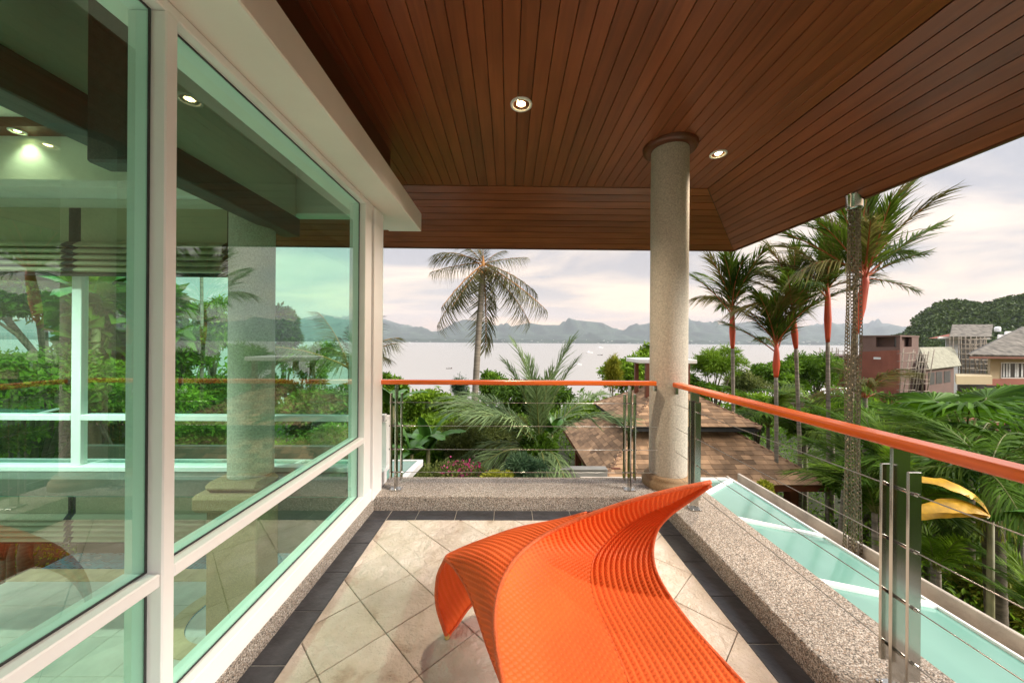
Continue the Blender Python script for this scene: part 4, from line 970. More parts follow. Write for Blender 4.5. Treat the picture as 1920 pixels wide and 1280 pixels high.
# slim palm with the green crownshaft in front at right
def slimpalm():
    Y = 5.0; b = at(1868, 1185, Y); m = at(1864, 1060, Y); c0 = at(1860, 962, Y); c1 = at(1852, 895, Y); g0 = float(gz(b.x, b.y))
    t = empty('green_shaft_palm', (b.x, b.y, g0), 'slim palm with dark banded trunk and smooth green neck under the orange handrail', 'palm tree')
    P = cr([(b.x, b.y, g0-.1), b, m, c0], np.linspace(0, 1, 40)); MB().tube([tuple(p) for p in P], [.105*(1+.05*(i % 2)) for i in range(40)], 12).build('trunk', M_bark, t)
    MB().tube([c0, c0.lerp(c1, .3), c1, c1+Vector((-.02, 0, .25))], [.085, .10, .075, .03], 12).build('crownshaft', M_grn, t)
    for i in range(12): put('frond', random.choice(DF), t, c1+Vector((0, 0, .05)), i*2.399, R(random.uniform(-5, 55)), random.uniform(-.3, .3), random.uniform(.65, .9))
    for i in range(16): put('seed_strand', LFS, t, c0+Vector((0, 0, .0)), i*.8, R(random.uniform(-60, 10)), 0, random.uniform(.5, .9))
LFS = frond_mesh('seed_strand', .5, 10, .12, .012, .8, .5, G_yel, M_rach, 30, 91, .006, .1, .3)
slimpalm()
# fan leaves ------------------------------------------------------------------
def fan_mesh(seed, mat=G_fan, n=30, rad=.95, cut=.55, ang=300):
    r_ = np.random.default_rng(seed); V = []; F = []
    for i in range(n):
        a0 = R(-ang/2+ang*i/n); a1 = R(-ang/2+ang*(i+1)/n); am = (a0+a1)/2; L_ = rad*(.82+.18*math.cos(am*.7))*r_.uniform(.9, 1.06); dr = r_.uniform(.10, .34)
        def P(rr, a, zz): return (rr*math.sin(a), rr*math.cos(a), zz-.10*rr*rr+.12*abs(math.sin(am))*rr)
        k = len(V); c_ = L_*cut
        V += [P(.02, a0, 0), P(.02, a1, 0), P(c_, a0, -.015), P(c_, am, .025), P(c_, a1, -.015), P(L_*.85, am-(am-a0)*.35, -dr*.35), P(L_*.85, am+(a1-am)*.35, -dr*.35), P(L_, am, -dr), P(L_*1.0, am+.004, -dr)]
        F += [[k, k+2, k+3, k+1], [k+1, k+3, k+4, k+1], [k+2, k+5, k+6, k+3], [k+3, k+6, k+4, k+3], [k+5, k+7, k+8, k+6]]
    F = [f if len(set(f)) == 4 else f for f in F]
    me = bpy.data.meshes.new('fan_leaf'); me.from_pydata(V, [], [list(dict.fromkeys(f)) for f in F]); me.materials.append(mat); me.update(); return me
FM = [fan_mesh(i) for i in range(3)]+[fan_mesh(7, G_mid)]
def fanpalm(u, v, Y, label, tips, s=1.0, name='fan_palm', group=None):
    """tips: (pixel u, v, dY) of each leaf's hub"""
    c0 = at(u, v, Y); g0 = float(gz(c0.x, c0.y)); t = empty(name, (c0.x, c0.y, g0), label, 'palm', group)
    MB().tube([(c0.x, c0.y, g0-.1), tuple(c0)], [.13*s, .11*s], 10).build('trunk', M_bark, t)
    for (uu, vv, dy, ss) in tips:
        h = at(uu, vv, Y+dy); d = h-c0; m = c0.lerp(h, .55)+Vector((0, 0, .12*d.length)); st = MB().tube([c0, m, h], [.018, .014, .010], 6).build('leaf_stalk', M_rach, t)
        az = -math.atan2(d.x, d.y+.0001); el = math.atan2(d.z, math.hypot(d.x, d.y))
        put('leaf', random.choice(FM), t, h, az, el*.6-.15, random.uniform(-.4, .4), s*ss)
fanpalm(1810, 850, 7.0, 'large glossy fan palm spreading behind the handrail in front of the beige house',
        ((1790, 770, -.3, 1.0), (1850, 745, .3, .95), (1730, 790, .2, .95), (1900, 770, -.2, 1.0), (1770, 830, -.6, .9), (1860, 820, -.6, .95), (1700, 840, .3, .8), (1820, 800, .6, 1.0), (1930, 830, .4, .9), (1880, 790, .8, .9), (1750, 750, .9, .8), (1690, 800, .9, .7), (1820, 760, -1.0, .9), (1760, 860, -1.0, .8), (1890, 850, -1.0, .9), (1700, 870, -.6, .7), (1840, 870, -1.2, .7)), 1.12)
palmclump(1735, 850, 8.2, 'wide dark palm frond cluster left of the large fan palm', 12, 1.05, DF+AF, elr=(5, 60), name='feather_palm')
palmclump(1622, 745, 9.0, 'drooping shaggy palm behind the rain chain in front of the brown tower', 14, .95, [LF[3], LF[1]], elr=(-10, 70), name='shaggy_palm')
palmclump(1870, 880, 7.9, 'dense palm crown under the handrail at the right edge', 14, .95, DF, elr=(-5, 55), name='feather_palm')
# banana plants ------------------------------------------------------------------
def banana_mesh(seed, L_=1.5, w=.42, mat=G_bright, arch=.5):
    r_ = np.random.default_rng(seed); n = 18; V = []; F = []; 
    for i in range(n+1):
        t = i/n; ww = w*.5*math.sin(math.pi*min(1, t*.93+.05))**.55; y = L_*(t-.15*arch*t**3); z = L_*(.35*t-arch*t**2.2); j = r_.uniform(-.03, .03)
        V += [(-ww, y-.03+j, z-ww*.35), (0, y, z), (ww, y-.03-j, z-ww*.35)]
    for i in range(n):
        b = i*3; F += [[b, b+1, b+4, b+3], [b+1, b+2, b+5, b+4]]
    return npmesh('leaf', np.array(V), np.array(F), mat, True)
M_ban = simple('banana_leaf_green', (.055, .15, .018), .4, var=.35, scale=5); M_bany = simple('banana_leaf_yellow', (.70, .38, .02), .5, var=.3, scale=6)
BM = [banana_mesh(i, 1.5, .42, M_ban, a) for i, a in enumerate((.35, .55, .8))]; BY = banana_mesh(9, 1.5, .36, M_bany, .75)
M_bstem = simple('banana_stem', (.18, .17, .07), .6, var=.3, scale=5)
def banana(u, v, Y, label, n=7, s=1.0, tips=None, els=(30, 80)):
    c0 = at(u, v, Y); g0 = min(float(gz(c0.x, c0.y)), c0.z-.3); t = empty('banana_plant', (c0.x, c0.y, g0), label, 'banana plant', 'banana plants in the garden')
    MB().tube([(c0.x, c0.y, g0-.1), tuple(c0)], [.11*s, .06*s], 10).build('stem', M_bstem, t)
    for i in range(n): put('leaf', random.choice(BM), t, c0, i*2.399+.4, R(random.uniform(*els)), random.uniform(-.5, .5), s*random.uniform(.8, 1.1))
    return t
banana(803, 842, 8.5, 'banana plant with broad pale green leaves left of the coconut trunk', 8, .72)
banana(772, 850, 8.0, 'lower banana plant beside the left railing post', 7, .6, els=(15, 60))
banana(738, 760, 10, 'banana plant at the corner of the house above the left end of the handrail', 6, .7)
banana(180, 590, 7.6, 'tall banana plant with upright leaves behind the left window', 9, 1.1)
banana(1035, 812, 8.6, 'broad leaved plant with heart shaped bright leaves left of the shingle roof', 7, .42)
bp_ = banana(1858, 975, 4.6, 'banana plant with two bright yellow dying leaves behind the near railing post', 2, .5)
for (az, el, s_, dz) in ((1.45, .80, .62, .0), (1.6, .30, .60, .0), (1.3, .05, .5, -.02)): put('yellow_leaf', BY, bp_, at(1854, 962, 4.6)+Vector((0, 0, dz)), az, el, -.55, s_)['label'] = 'bright yellow leaf'

# trees and shrubs -------------------------------------------------------------------
T = tree
T(822, 737, 838, 13, 78, 'dense round dark green tree behind the left railing post', G_bright, 15000, .17, .5, 20)
T(735, 700, 800, 12, 26, 'leafy tree close to the house corner, left end of the front railing', G_mid, 4500, .16)
T(862, 690, 800, 26, 17, 'thin wispy pale conifer left of the coconut trunk', G_teal, 2600, .26, .12, 10, .35, name='wispy_tree', shell=.2)
T(925, 693, 770, 24, 34, 'small round tree just right of the coconut trunk', G_mid, 4200, .26)
T(1010, 705, 800, 20, 75, 'broad dark tree behind the silver palm', G_dark, 8000, .24, .45, 18)
T(1182, 668, 770, 20, 62, 'round dark leaved tree left of the column above the handrail', G_bright, 10000, .22, .5, 20)
T(1150, 660, 760, 15, 17, 'young upright yellow green conifer left of the column', G_yel, 2500, .24, .10, 10, .4, name='young_conifer', droop=-.6, shell=.2)
T(1215, 640, 700, 22, 14, 'tall thin shrub top peeking just left of the column', G_bright, 900, .24)
T(930, 775, 880, 11.5, 66, 'feathery olive green bush behind the silver palm', G_olive, 11000, .16, .22, 18, name='feathery_bush', cat='bush')
T(870, 800, 895, 9.5, 52, 'yellowish fine leaved bush at the foot of the coconut palm', G_olive, 8000, .12, .2, 14, name='feathery_bush', cat='bush')
T(1002, 825, 895, 8.3, 42, 'dark glossy bush left of the shingle roof', G_dark, 9000, .13, .5, 16, name='shrub', cat='bush')
T(1110, 740, 840, 15.8, 60, 'mid green bush between the silver palm and the shingle roof', G_bright, 8000, .2, .4, 14, name='shrub', cat='bush')
T(1018, 780, 880, 10.5, 36, 'dark bush right behind the silver palm trunk', G_mid, 6000, .16, .5, 12, name='shrub', cat='bush')
T(790, 830, 900, 9.2, 50, 'low leafy bush beside the canopy corner', G_mid, 6500, .14, .5, 12, name='shrub', cat='bush')
T(735, 790, 880, 10, 34, 'dark bush low behind the left end of the railing', G_dark, 4000, .15, .5, 10, name='shrub', cat='bush')
T(978, 862, 905, 6.6, 34, 'grey green narrow leaved shrub above the parapet', G_teal, 4500, .11, .18, 10, name='shrub', cat='bush', droop=-.4)
T(937, 884, 912, 6.2, 30, 'low yellow leaved shrub above the parapet', G_yel, 3200, .07, .5, 10, name='yellow_shrub', cat='bush')
T(1290, 700, 780, 17, 60, 'green tree behind the column and chimney', G_mid, 6000, .2)
T(1340, 648, 740, 17, 46, 'airy bamboo like tree right of the column', G_bright, 7000, .22, .16, 16, .38, name='bamboo_tree', shell=.25, droop=.2)
T(1400, 695, 770, 22, 38, 'yellow green bush between the first two red stemmed palms', G_olive, 5000, .24, .3)
T(1462, 675, 748, 30, 48, 'round flat topped tree behind the shortest red stemmed palm', G_mid, 7000, .3, .5, 16)
T(1530, 662, 760, 30, 46, 'feathery tree under the crown left of the brown tower', G_mid, 8000, .34, .3, 16)
T(1420, 740, 800, 15, 48, 'bright bush above the right part of the shingle roof', G_bright, 5000, .2, .5, 12, name='shrub', cat='bush')
T(1500, 765, 830, 14, 40, 'fresh green bush beside the leaning red stemmed palm', G_bright, 4500, .17, .5, 12, name='shrub', cat='bush')
T(1350, 760, 840, 17, 60, 'dark tree mass behind the upper shingle roof', G_dark, 5000, .24, .5, 12)
T(1436, 905, 950, 5.3, 18, 'small bright shrub beside the gutter under the shingle roof corner', G_yel, 1500, .07, .5, 8, name='shrub', cat='bush')
T(1890, 1060, 1210, 6.3, 70, 'low yellowish ground shrub at the lower right edge', G_yel, 6000, .10, .35, 14, name='shrub', cat='bush')
T(1760, 900, 1060, 8.2, 90, 'mass of mid green shrub behind the near railing post', G_mid, 9000, .13, .4, 16, name='shrub', cat='bush')
T(1640, 870, 1010, 8.4, 80, 'shrub mass behind the rain chain', G_mid, 8000, .14, .4, 16, name='shrub', cat='bush')
T(1890, 730, 800, 20, 60, 'green tree in front of the beige house at the right edge', G_mid, 5000, .26, .45)
# behind the glazed room
T(537, 565, 710, 15, 27, 'dark upright conifer behind the room, right of the inner column', G_dark, 6000, .20, .3, 18, .34)
T(585, 640, 745, 13, 40, 'pale feathery tree with the bay behind it, seen through the glass', G_bright, 5500, .17, .25)
T(400, 560, 700, 13, 46, 'airy light green tree left of the inner column', G_bright, 7000, .16, .35, 16, .36, shell=.25)
T(345, 590, 730, 11, 46, 'leafy tree just right of the white mullion', G_mid, 7000, .16, .45, 14)
T(235, 515, 690, 8.5, 74, 'tree with big heart shaped leaves right of the far mullion', G_mid, 3600, .42, .8, 16, name='large_leaved_tree')
T(90, 490, 660, 11, 105, 'tall dense tree at the far left behind the blinds', G_dark, 16000, .19, .45, 24)
T(60, 650, 790, 7.2, 130, 'bright hedge like bush at the far left', G_bright, 13000, .11, .45, 22, name='hedge_bush', cat='bush')
T(250, 700, 830, 7.6, 90, 'bright bush below the heart leaved tree', G_bright, 11000, .11, .45, 18, name='hedge_bush', cat='bush')
T(470, 690, 800, 11, 75, 'dark leafy bush behind the inner column', G_dark, 9000, .16, .45, 16, name='shrub', cat='bush')
T(610, 725, 830, 10, 80, 'dense green shrub low in front of the bay, seen through the glass', G_mid, 11000, .15, .4, 18, name='shrub', cat='bush')
T(390, 785, 880, 7.2, 75, 'bright low shrub left of the inner column foot', G_bright, 10000, .09, .45, 16, name='shrub', cat='bush')
T(600, 800, 885, 7.8, 80, 'yellow green low shrub right of the inner column foot', G_bright, 9000, .10, .3, 16, name='shrub', cat='bush')
T(205, 838, 880, 6.2, 38, 'small clipped round bush just outside the rear window', G_bright, 4500, .06, .5, 12, name='round_bush', cat='bush')
T(225, 790, 880, 8.5, 60, 'dark bush behind the small clipped bush', G_dark, 6000, .12, .5, 12, name='shrub', cat='bush')
T(15, 790, 880, 6.4, 45, 'bright bush at the extreme left behind the rear window', G_bright, 5000, .09, .45, 12, name='shrub', cat='bush')
T(110, 800, 890, 8.5, 60, 'dark bush low behind the left rear window', G_dark, 5000, .12, .5, 12, name='shrub', cat='bush')
palmclump(655, 690, 11, 'small drooping palm right before the corner post, seen through the glass', 11, .8, [CF[0], CF[1]], elr=(5, 60), name='coconut_palm', group=None)
palmclump(20, 760, 6.8, 'young palm with wide fronds at the far left behind the glass', 10, .8, AF, elr=(0, 50), group=None)
palmclump(378, 500, 12, 'palm crown above the trees behind the second blind', 10, .9, LF, elr=(10, 80), group=None)
def bush_at(x, y, zt_, rx, label, mat, n=2500, size=.3):
    g0 = float(gz(x, y)); rz = (zt_-g0)/2; t = empty('garden_tree', (x, y, g0), label, 'tree', 'trees beyond the right side of the balcony')
    bl = clumps((x, y, g0+rz), rx, rx, rz, 12)+[(x, y, g0+rz, rx*.6, rx*.6, rz*.7)]; foliage('crown', t, mat, bl, n, size); limbs(t, (x, y, g0-.1), bl, .12)
for i, (x, y, z_, r_) in enumerate(((7.5, -3.0, 1.0, 2.4), (10.5, -7, 1.4, 3), (6.5, -8, .6, 2.6), (12, -1.0, .8, 2.6), (14, -12, 2.2, 3.6), (9, .8, -.6, 1.8))):
    bush_at(x, y, z_, r_, ('leafy tree next behind the balcony at the right', 'dark tree far behind the balcony', 'low tree close behind the balcony', 'dark tree wide to the right', 'largest tree behind the right side', 'dark low tree level with the near railing post')[i]+', outside the view', [G_mid, G_dark][i % 2])
# flowering hedge
def hedge():
    a = at(795, 900, 6.9); b = at(905, 900, 6.9); t = empty('flowering_hedge', ((a.x+b.x)/2, a.y, float(gz(a.x, a.y))), 'clipped hedge with pink flowers just beyond the front parapet', 'hedge')
    bl = [(a.x+(b.x-a.x)*k/9, 6.9+random.uniform(-.15, .15), at(800, 868+abs(k-4)*1.6, 6.9).z-.33, .20, .45, .33) for k in range(10)]
    foliage('foliage', t, G_olive, bl, 9000, .055, .5); bl2 = [(x, y, z+.03, rx*.9, ry, rz) for x, y, z, rx, ry, rz in bl[4:9]]
    P, d = crown_pts(bl2, 420, shell=.95); V, F = leaves_at(P, d, .05, .9); tag(link('flowers', npmesh('flowers', V, F, M_pink), t), kind='stuff')
    bl3 = [(x, y, z-.9, .15, .4, .9) for x, y, z, *_ in bl]; foliage('lower_foliage', t, G_dark, bl3, 3000, .09, .5)
hedge()
# planter wall
p0 = at(998, 881, 7.2); p1 = at(1112, 881, 7.2)
tag(MB().box((p0.x, 7.2, -5), (p1.x+.3, 7.35, p0.z), .01).box((p0.x-.02, 7.18, p0.z+.001), (p1.x+.3, 7.37, p0.z+.03), .005).build('planter_wall', simple('grey_render_wall', (.22, .21, .19), .85, var=.2, scale=3, bump=.2)), 'low grey rendered garden wall left of the shingle roof', 'wall')
# ledge stones in the garden (left)
M_rock = simple('garden_stone', (.22, .19, .16), .9, var=.35, scale=4, bump=.8, bscale=10)
t = empty('stone_garden_wall', at(300, 850, 8), 'short dry stone garden wall behind the glass, left of the inner column', 'wall')
for i in range(3):
    for j in range(7):
        P = at(235+j*20, 815+i*9, 8.0); bx('stone', (P.x-.11, P.y, P.z-.055), (P.x+.11, P.y+.3, P.z+.045), M_rock, t, .02)

# undergrowth covering the slope: nobody could count it
def under(name, n, xr, yr, size, mat, hmax, seed, label, dens=None):
    r_ = np.random.default_rng(seed); y = yr[0]+(yr[1]-yr[0])*r_.random(n)**1.2; x = xr[0](y)+(xr[1](y)-xr[0](y))*r_.random(n)
    lump = (np.sin(x*1.3+seed)*np.cos(y*1.1+seed*2)+np.sin(x*.6-y*.7+seed))*.25+.5
    z = gz(x, y)+r_.random(n)*hmax*np.clip(lump, .15, 1); P = np.stack([x, y, z], 1); nr = np.tile([0, 0, .8], (n, 1))
    V, F = leaves_at(P, nr, size*(.6+y[:, None]*.035), .4, r=r_); tag(link(name, npmesh(name, V, F, mat)), label, 'undergrowth', kind='stuff')
R_ = lambda a, b: (lambda y: a+y*b)
under('undergrowth', 42000, (R_(-6, -1.0), R_(4, 1.6)), (5.2, 30), .13, G_mid, 1.5, 1, 'dense undergrowth covering the garden slope')
under('undergrowth', 30000, (R_(-6, -1.0), R_(4, 1.6)), (5.4, 36), .12, G_mid, 1.9, 2, 'mid green leafy ground cover between the trees')
under('undergrowth', 26000, (R_(-10, -1.5), R_(-2, -.2)), (5.6, 16), .10, G_bright, 2.6, 3, 'bright green ground cover on the slope behind the glazed room')
under('undergrowth', 26000, (R_(0, -1.2), R_(20, 1.6)), (22, 110), .42, G_mid, 4.0, 4, 'tree tops and bushes running down to the water')

under('undergrowth', 26000, (R_(3.4, 0), R_(14, .3)), (1.5, 9.5), .15, G_mid, 2.3, 6, 'leafy ferns and ground cover right below the glass canopy')
under('undergrowth', 14000, (R_(3.4, 0), R_(14, .3)), (1.5, 9.5), .16, G_bright, 2.7, 7, 'bright fern like ground cover below the canopy at the right')
# ================================================================== GAZEBO ROOF
M_sh = simple('brown_shingle', (.31, .185, .098), .9, var=.35, scale=3, bump=.5, bscale=40, obj_random=.5, coords='World')
M_shr = simple('ridge_shingle', (.21, .12, .068), .9, var=.3, scale=5, bump=.5, bscale=40, obj_random=.25, coords='World')
M_fas = simple('red_brown_fascia', (.16, .045, .02), .5, var=.15)
gz_t = empty('gazebo', (5.33, 11.8, float(gz(5.33, 11.8))), 'two tier brown shingle roofed pavilion below the column', 'pavilion')
def hiproof(x0, x1, y0, y1, z0, x2, x3, y2, y3, z1, rows, wsh, budget, jit=1):
    """hip roof between eave rect and upper rect; returns list of shingle transforms by face"""
    E = [Vector((x0, y0, z0)), Vector((x1, y0, z0)), Vector((x1, y1, z0)), Vector((x0, y1, z0))]; U = [Vector((x2, y2, z1)), Vector((x3, y2, z1)), Vector((x3, y3, z1)), Vector((x2, y3, z1))]
    MB().add(E+U, [[0, 1, 5, 4], [1, 2, 6, 5], [2, 3, 7, 6], [3, 0, 4, 7]]).build('roof_deck', M_dark, gz_t)
    out = []
    for f in range(4):
        a, b, c_, d = E[f], E[(f+1) % 4], U[(f+1) % 4], U[f]; ex = (b-a).normalized(); nrm = ex.cross((d-a)).normalized(); nrm = nrm if nrm.z > 0 else -nrm; upv = nrm.cross(ex).normalized(); upv = upv if upv.z > 0 else -upv
        H = ((d-a).dot(upv)); rh = H/rows
        for r_ in range(rows):
            t0 = r_/rows; A = a.lerp(d, t0); B = b.lerp(c_, t0); A1 = a.lerp(d, (r_+1)/rows); B1 = b.lerp(c_, (r_+1)/rows); L_ = (B-A).length; x = -(r_ % 2)*wsh*.5+.02
            lo_ = max(0, (A1-A).dot(ex)); hi_ = L_-max(0, (B-B1).dot(ex))
            while x < L_:
                w = wsh*random.uniform(.7, 1.25); s0 = max(x, lo_*.45); s1 = min(x+w-.006, L_-(L_-hi_)*.45)
                if s1-s0 > .05: out.append((f, A+ex*((s0+s1)/2), ex, upv, nrm, s1-s0, rh, (r_, )))
                x += w
        # ridge caps along hip a->d
        hp = a; hd = (d-a); n = int(hd.length/.16); hdn = hd.normalized()
        for i in range(n):
            P = a.lerp(d, (i+.1)/n); Q = a.lerp(d, (i+1.25)/n); sx = hdn.cross(Vector((0, 0, 1))).normalized(); up = sx.cross(hdn); w = .13
            vs = [P-sx*w-up*.055, P+up*.035, P+sx*w-up*.055, Q-sx*w-up*.07, Q+up*.015, Q+sx*w-up*.07]; vs += [v-up*.015 for v in vs]
            me = bpy.data.meshes.new('ridge_shingle'); c0 = (P+Q)/2; me.from_pydata([tuple(v-c0) for v in vs], [], [[0, 1, 4, 3], [1, 2, 5, 4], [0, 6, 7, 1], [1, 7, 8, 2], [0, 3, 9, 6], [2, 8, 11, 5]]); me.materials.append(M_shr); me.update(); link('ridge_shingle', me, gz_t, c0)
    return out
unit = MB().add([(-.5, 0, .014), (.5, 0, .014), (.5, 1.18, .002), (-.5, 1.18, .002), (-.5, 0, 0), (.5, 0, 0)], [[0, 1, 2, 3], [4, 5, 1, 0]]).mesh('shingle', M_sh)
sh = hiproof(2.33, 8.33, 8.9, 14.9, -2.24, 3.9, 6.76, 10.47, 13.33, -1.22, 12, .30, 1)
sh += hiproof(3.39, 7.26, 9.87, 13.74, -.99, 5.31, 5.35, 11.79, 11.82, .09, 14, .28, 1)
vis = [s_ for s_ in sh if s_[0] in (0, 3)]; vis.sort(key=lambda s_: (s_[1]-Vector((0, 0, 1.4))).length)
near = vis[:298]; ids = set(id(s_) for s_ in near); rest = [s_ for s_ in sh if id(s_) not in ids]
def shmat(s_, ji=.0):
    f, p, ex, upv, nrm, w, rh, _ = s_; return Matrix.Translation(p+nrm*(random.uniform(.0, .006))) @ Matrix((ex, upv, nrm)).transposed().to_4x4() @ Matrix.Diagonal((w, rh, 1, 1))
for s_ in near:
    o = bpy.data.objects.new('shingle', unit); col.objects.link(o); o.parent = gz_t; o.matrix_local = Matrix.Translation(-gz_t.location) @ shmat(s_)
def restmat():
    m = simple('brown_shingle_far', (.31, .185, .098), .9, var=.3, scale=3, bump=.5, bscale=40, coords='World')
    N = m.node_tree.nodes; L = m.node_tree.links; g_ = N.new('ShaderNodeNewGeometry'); mr = N.new('ShaderNodeMapRange'); mr.inputs[3].default_value = .62; mr.inputs[4].default_value = 1.38
    L.new(g_.outputs['Random Per Island'], mr.inputs[0]); hs = N.new('ShaderNodeHueSaturation'); L.new(mr.outputs[0], hs.inputs['Value']); b = N['Principled BSDF']; src = b.inputs['Base Color'].links[0].from_socket
    L.new(src, hs.inputs['Color']); L.new(hs.outputs[0], b.inputs['Base Color']); return m
mb = MB()
for s_ in rest:
    M_ = shmat(s_); mb.add([M_ @ v.co for v in unit.vertices], [list(p.vertices) for p in unit.polygons])
mb.build('shingle_rows', restmat(), gz_t, kind='stuff')
MB().box((2.36, 8.93, -2.42), (8.30, 8.99, -2.245)).box((8.24, 8.991, -2.42), (8.30, 14.87, -2.245)).box((2.36, 8.991, -2.42), (2.42, 14.87, -2.245)).build('fascia', M_fas, gz_t)
MB().box((3.45, 9.93, -1.14), (7.20, 9.99, -.995)).box((3.45, 9.991, -1.14), (3.51, 13.7, -.995)).box((7.14, 9.991, -1.14), (7.20, 13.7, -.995)).box((3.95, 10.5, -1.8), (6.7, 13.3, -1.0)).build('upper_fascia', M_dark, gz_t)
MB().box((4.3, 10.9, -4.8), (6.4, 12.8, -2.0)).build('pavilion_core', M_fas, gz_t)
for x in (2.9, 7.7):
    for y in (9.4, 14.3): bx('pillar', (x-.12, y-.12, -5.5), (x+.12, y+.12, -1.95), M_fas, gz_t, .01)
for x in (4.50, 5.80):
    for y in (11.25, 12.2): bx('chimney_post', (x-.06, y-.06, -.7), (x+.06, y+.06, .72), M_fas, gz_t)
bx('chimney_cap', (4.18, 11.2, .721), (6.10, 12.35, .86), M_cream, gz_t, .02)

# ================================================================== HOUSES AND SCAFFOLDING AT THE RIGHT
M_red_c = simple('red_brown_cladding', (.29, .10, .062), .8, var=.15, scale=.6, coords='World')
M_brn = simple('dark_brown_render', (.14, .082, .064), .85, var=.1, scale=.5, coords='World')
M_hol = simple('dark_opening', (.02, .02, .018), .4)
M_grs = simple('weathered_grey_shingle', (.13, .115, .092), .9, var=.6, scale=2.2, coords='World', bump=.5, bscale=8)
M_tan = simple('moss_shingle', (.27, .26, .19), .9, var=.3, scale=2.5, coords='World')
M_beige = simple('beige_render', (.50, .40, .24), .85, var=.08, scale=.5)
M_bam = simple('weathered_bamboo', (.30, .25, .19), .8, var=.3)
M_greyw = simple('grey_render', (.36, .37, .37), .85, var=.1)
M_curt = simple('pale_curtain', (.62, .64, .62), .8)
def wallquad(mb, P, Q, z0, z1, th): 
    d = (Q-P); n = Vector((d.y, -d.x, 0)).normalized()*th; mb.prism([(P.x, P.y), (Q.x, Q.y), (Q.x-n.x, Q.y-n.y), (P.x-n.x, P.y-n.y)], z0, z1)
def faceplate(name, P, Q, s0, s1, z0, z1, mat, parent, proud=.05, th=.12):
    a = P.lerp(Q, s0); b = P.lerp(Q, s1); d = (Q-P); n = Vector((d.y, -d.x, 0)).normalized(); n = n if n.y < 0 else -n
    a = a+n*proud; b = b+n*proud; c_ = b-n*th; e_ = a-n*th; return MB().prism([(a.x, a.y), (b.x, b.y), (c_.x, c_.y), (e_.x, e_.y)][::1], z0, z1).build(name, mat, parent)
def dbox(name, u0, u1, Y, dep, z0, z1, mat, parent, fwd=0, **k):
    P = at(u0, 640, Y); Q = at(u1, 640, Y); r_ = Vector((P.x, P.y, 0)).normalized(); r_.x *= .96; P = P-r_*fwd; Q = Q-r_*fwd; A = P+r_*dep; B = Q+r_*dep
    return tag(MB().prism([(P.x, P.y), (Q.x, Q.y), (B.x, B.y), (A.x, A.y)], z0, z1).build(name, mat, parent), **k)
# brown tower
Lc = at(1612, 700, 47); Mc = at(1687, 700, 43); Rc = at(1722, 700, 46); zt = at(1687, 628, 43).z; zg = -12.0
bk = Lc+(Rc-Mc)
tw = empty('tower_block', (Mc.x, Mc.y, zg), 'square red brown tower building behind the rain chain', 'building')
def zat(v, u=1687, Y=43): return at(u, v, Y).z
body = MB(); body.prism([(Lc.x, Lc.y), (Mc.x, Mc.y), (Rc.x, Rc.y), (bk.x, bk.y)], zg, zat(661)); body.build('wall', M_brn, tw)
core = MB(); k_ = .35; cen = (Lc+Rc)/2
def shr(P, f): return cen.lerp(P, f)
core.prism([tuple(shr(P, .72))[:2] for P in (Lc, Mc, Rc, bk)], zat(660.8), zat(631)); core.build('inner_wall', M_brn, tw)
MB().prism([tuple(shr(P, 1.03))[:2] for P in (Lc, Mc, Rc, bk)], zat(631), zt).build('roof', M_brn, tw)
for P, Q, s0, s1 in ((Lc, Mc, .0, .42), (Lc, Mc, .93, 1), (Mc, Rc, 0, .1), (Mc, Rc, .62, 1.0)): faceplate('upper_wall', P, Q, s0, s1, zat(660.9), zat(631.1), M_brn, tw, 0, .3)
faceplate('parapet_wall', Lc, Mc, .42, .93, zat(661), zat(651), M_brn, tw, 0, .2); faceplate('parapet_wall', Mc, Rc, .1, .62, zat(661), zat(650), M_brn, tw, 0, .2)
faceplate('window', Lc, Mc, .70, .86, zat(650), zat(636), M_curt, tw, -1.2, .1); faceplate('window', Mc, Rc, .12, .60, zat(650), zat(632), M_hol, tw, -.6, .1)
n = 34
bt = faceplate('batten', Lc, Mc, 0, 1/n*.62, zg, zat(661.5), M_red_c, tw, .10, .16)
for i in range(1, n):
    c2 = bt.copy(); col.objects.link(c2); c2.location = bt.location+(Mc-Lc)*(i/n)
faceplate('cladding', Lc, Mc, 0, 1, zg, zat(662), M_red_c, tw, .03, .05)
for (s0, s1, v0, v1) in ((.38, .56, 675, 671), (.45, .62, 749, 744)): faceplate('vent_window', Lc, Mc, s0, s1, zat(v0), zat(v1), M_curt, tw, .13, .03)
# low wing and scaffolding left of the tower
w0, w1 = at(1500, 760, 38), at(1600, 760, 38); wg = empty('low_building', (w0.x, w0.y, -12), 'low red brown building with pale eave under bamboo scaffolding, left of the rain chain', 'building')
dbox('wall', 1505, 1600, 38, 6, -12, at(1550, 742, 38).z, M_red_c, wg); dbox('roof_slab', 1500, 1602, 38, 7, at(1550, 741.8, 38).z, at(1550, 737, 38).z, M_cream, wg, .5)
for i in range(4): dbox('window', 1512+i*18, 1522+i*18, 38, .2, at(1550, 760, 38).z, at(1550, 750, 38).z, M_hol, wg, .1)
w2, w3 = at(1548, 700, 50), at(1600, 700, 50); wh = empty('rear_building', (w2.x, 50, -12), 'brown building part behind bamboo scaffolding, left of the square tower', 'building')
dbox('wall', 1548, 1625, 50, 6, -12, at(1570, 672, 50).z, M_red_c, wh); dbox('parapet', 1546, 1626, 50, 6.4, at(1570, 671.9, 50).z, at(1570, 667, 50).z, M_brn, wh, .2)
dbox('window', 1560, 1576, 50, .2, at(1570, 690, 50).z, at(1570, 680, 50).z, M_hol, wh, .1)
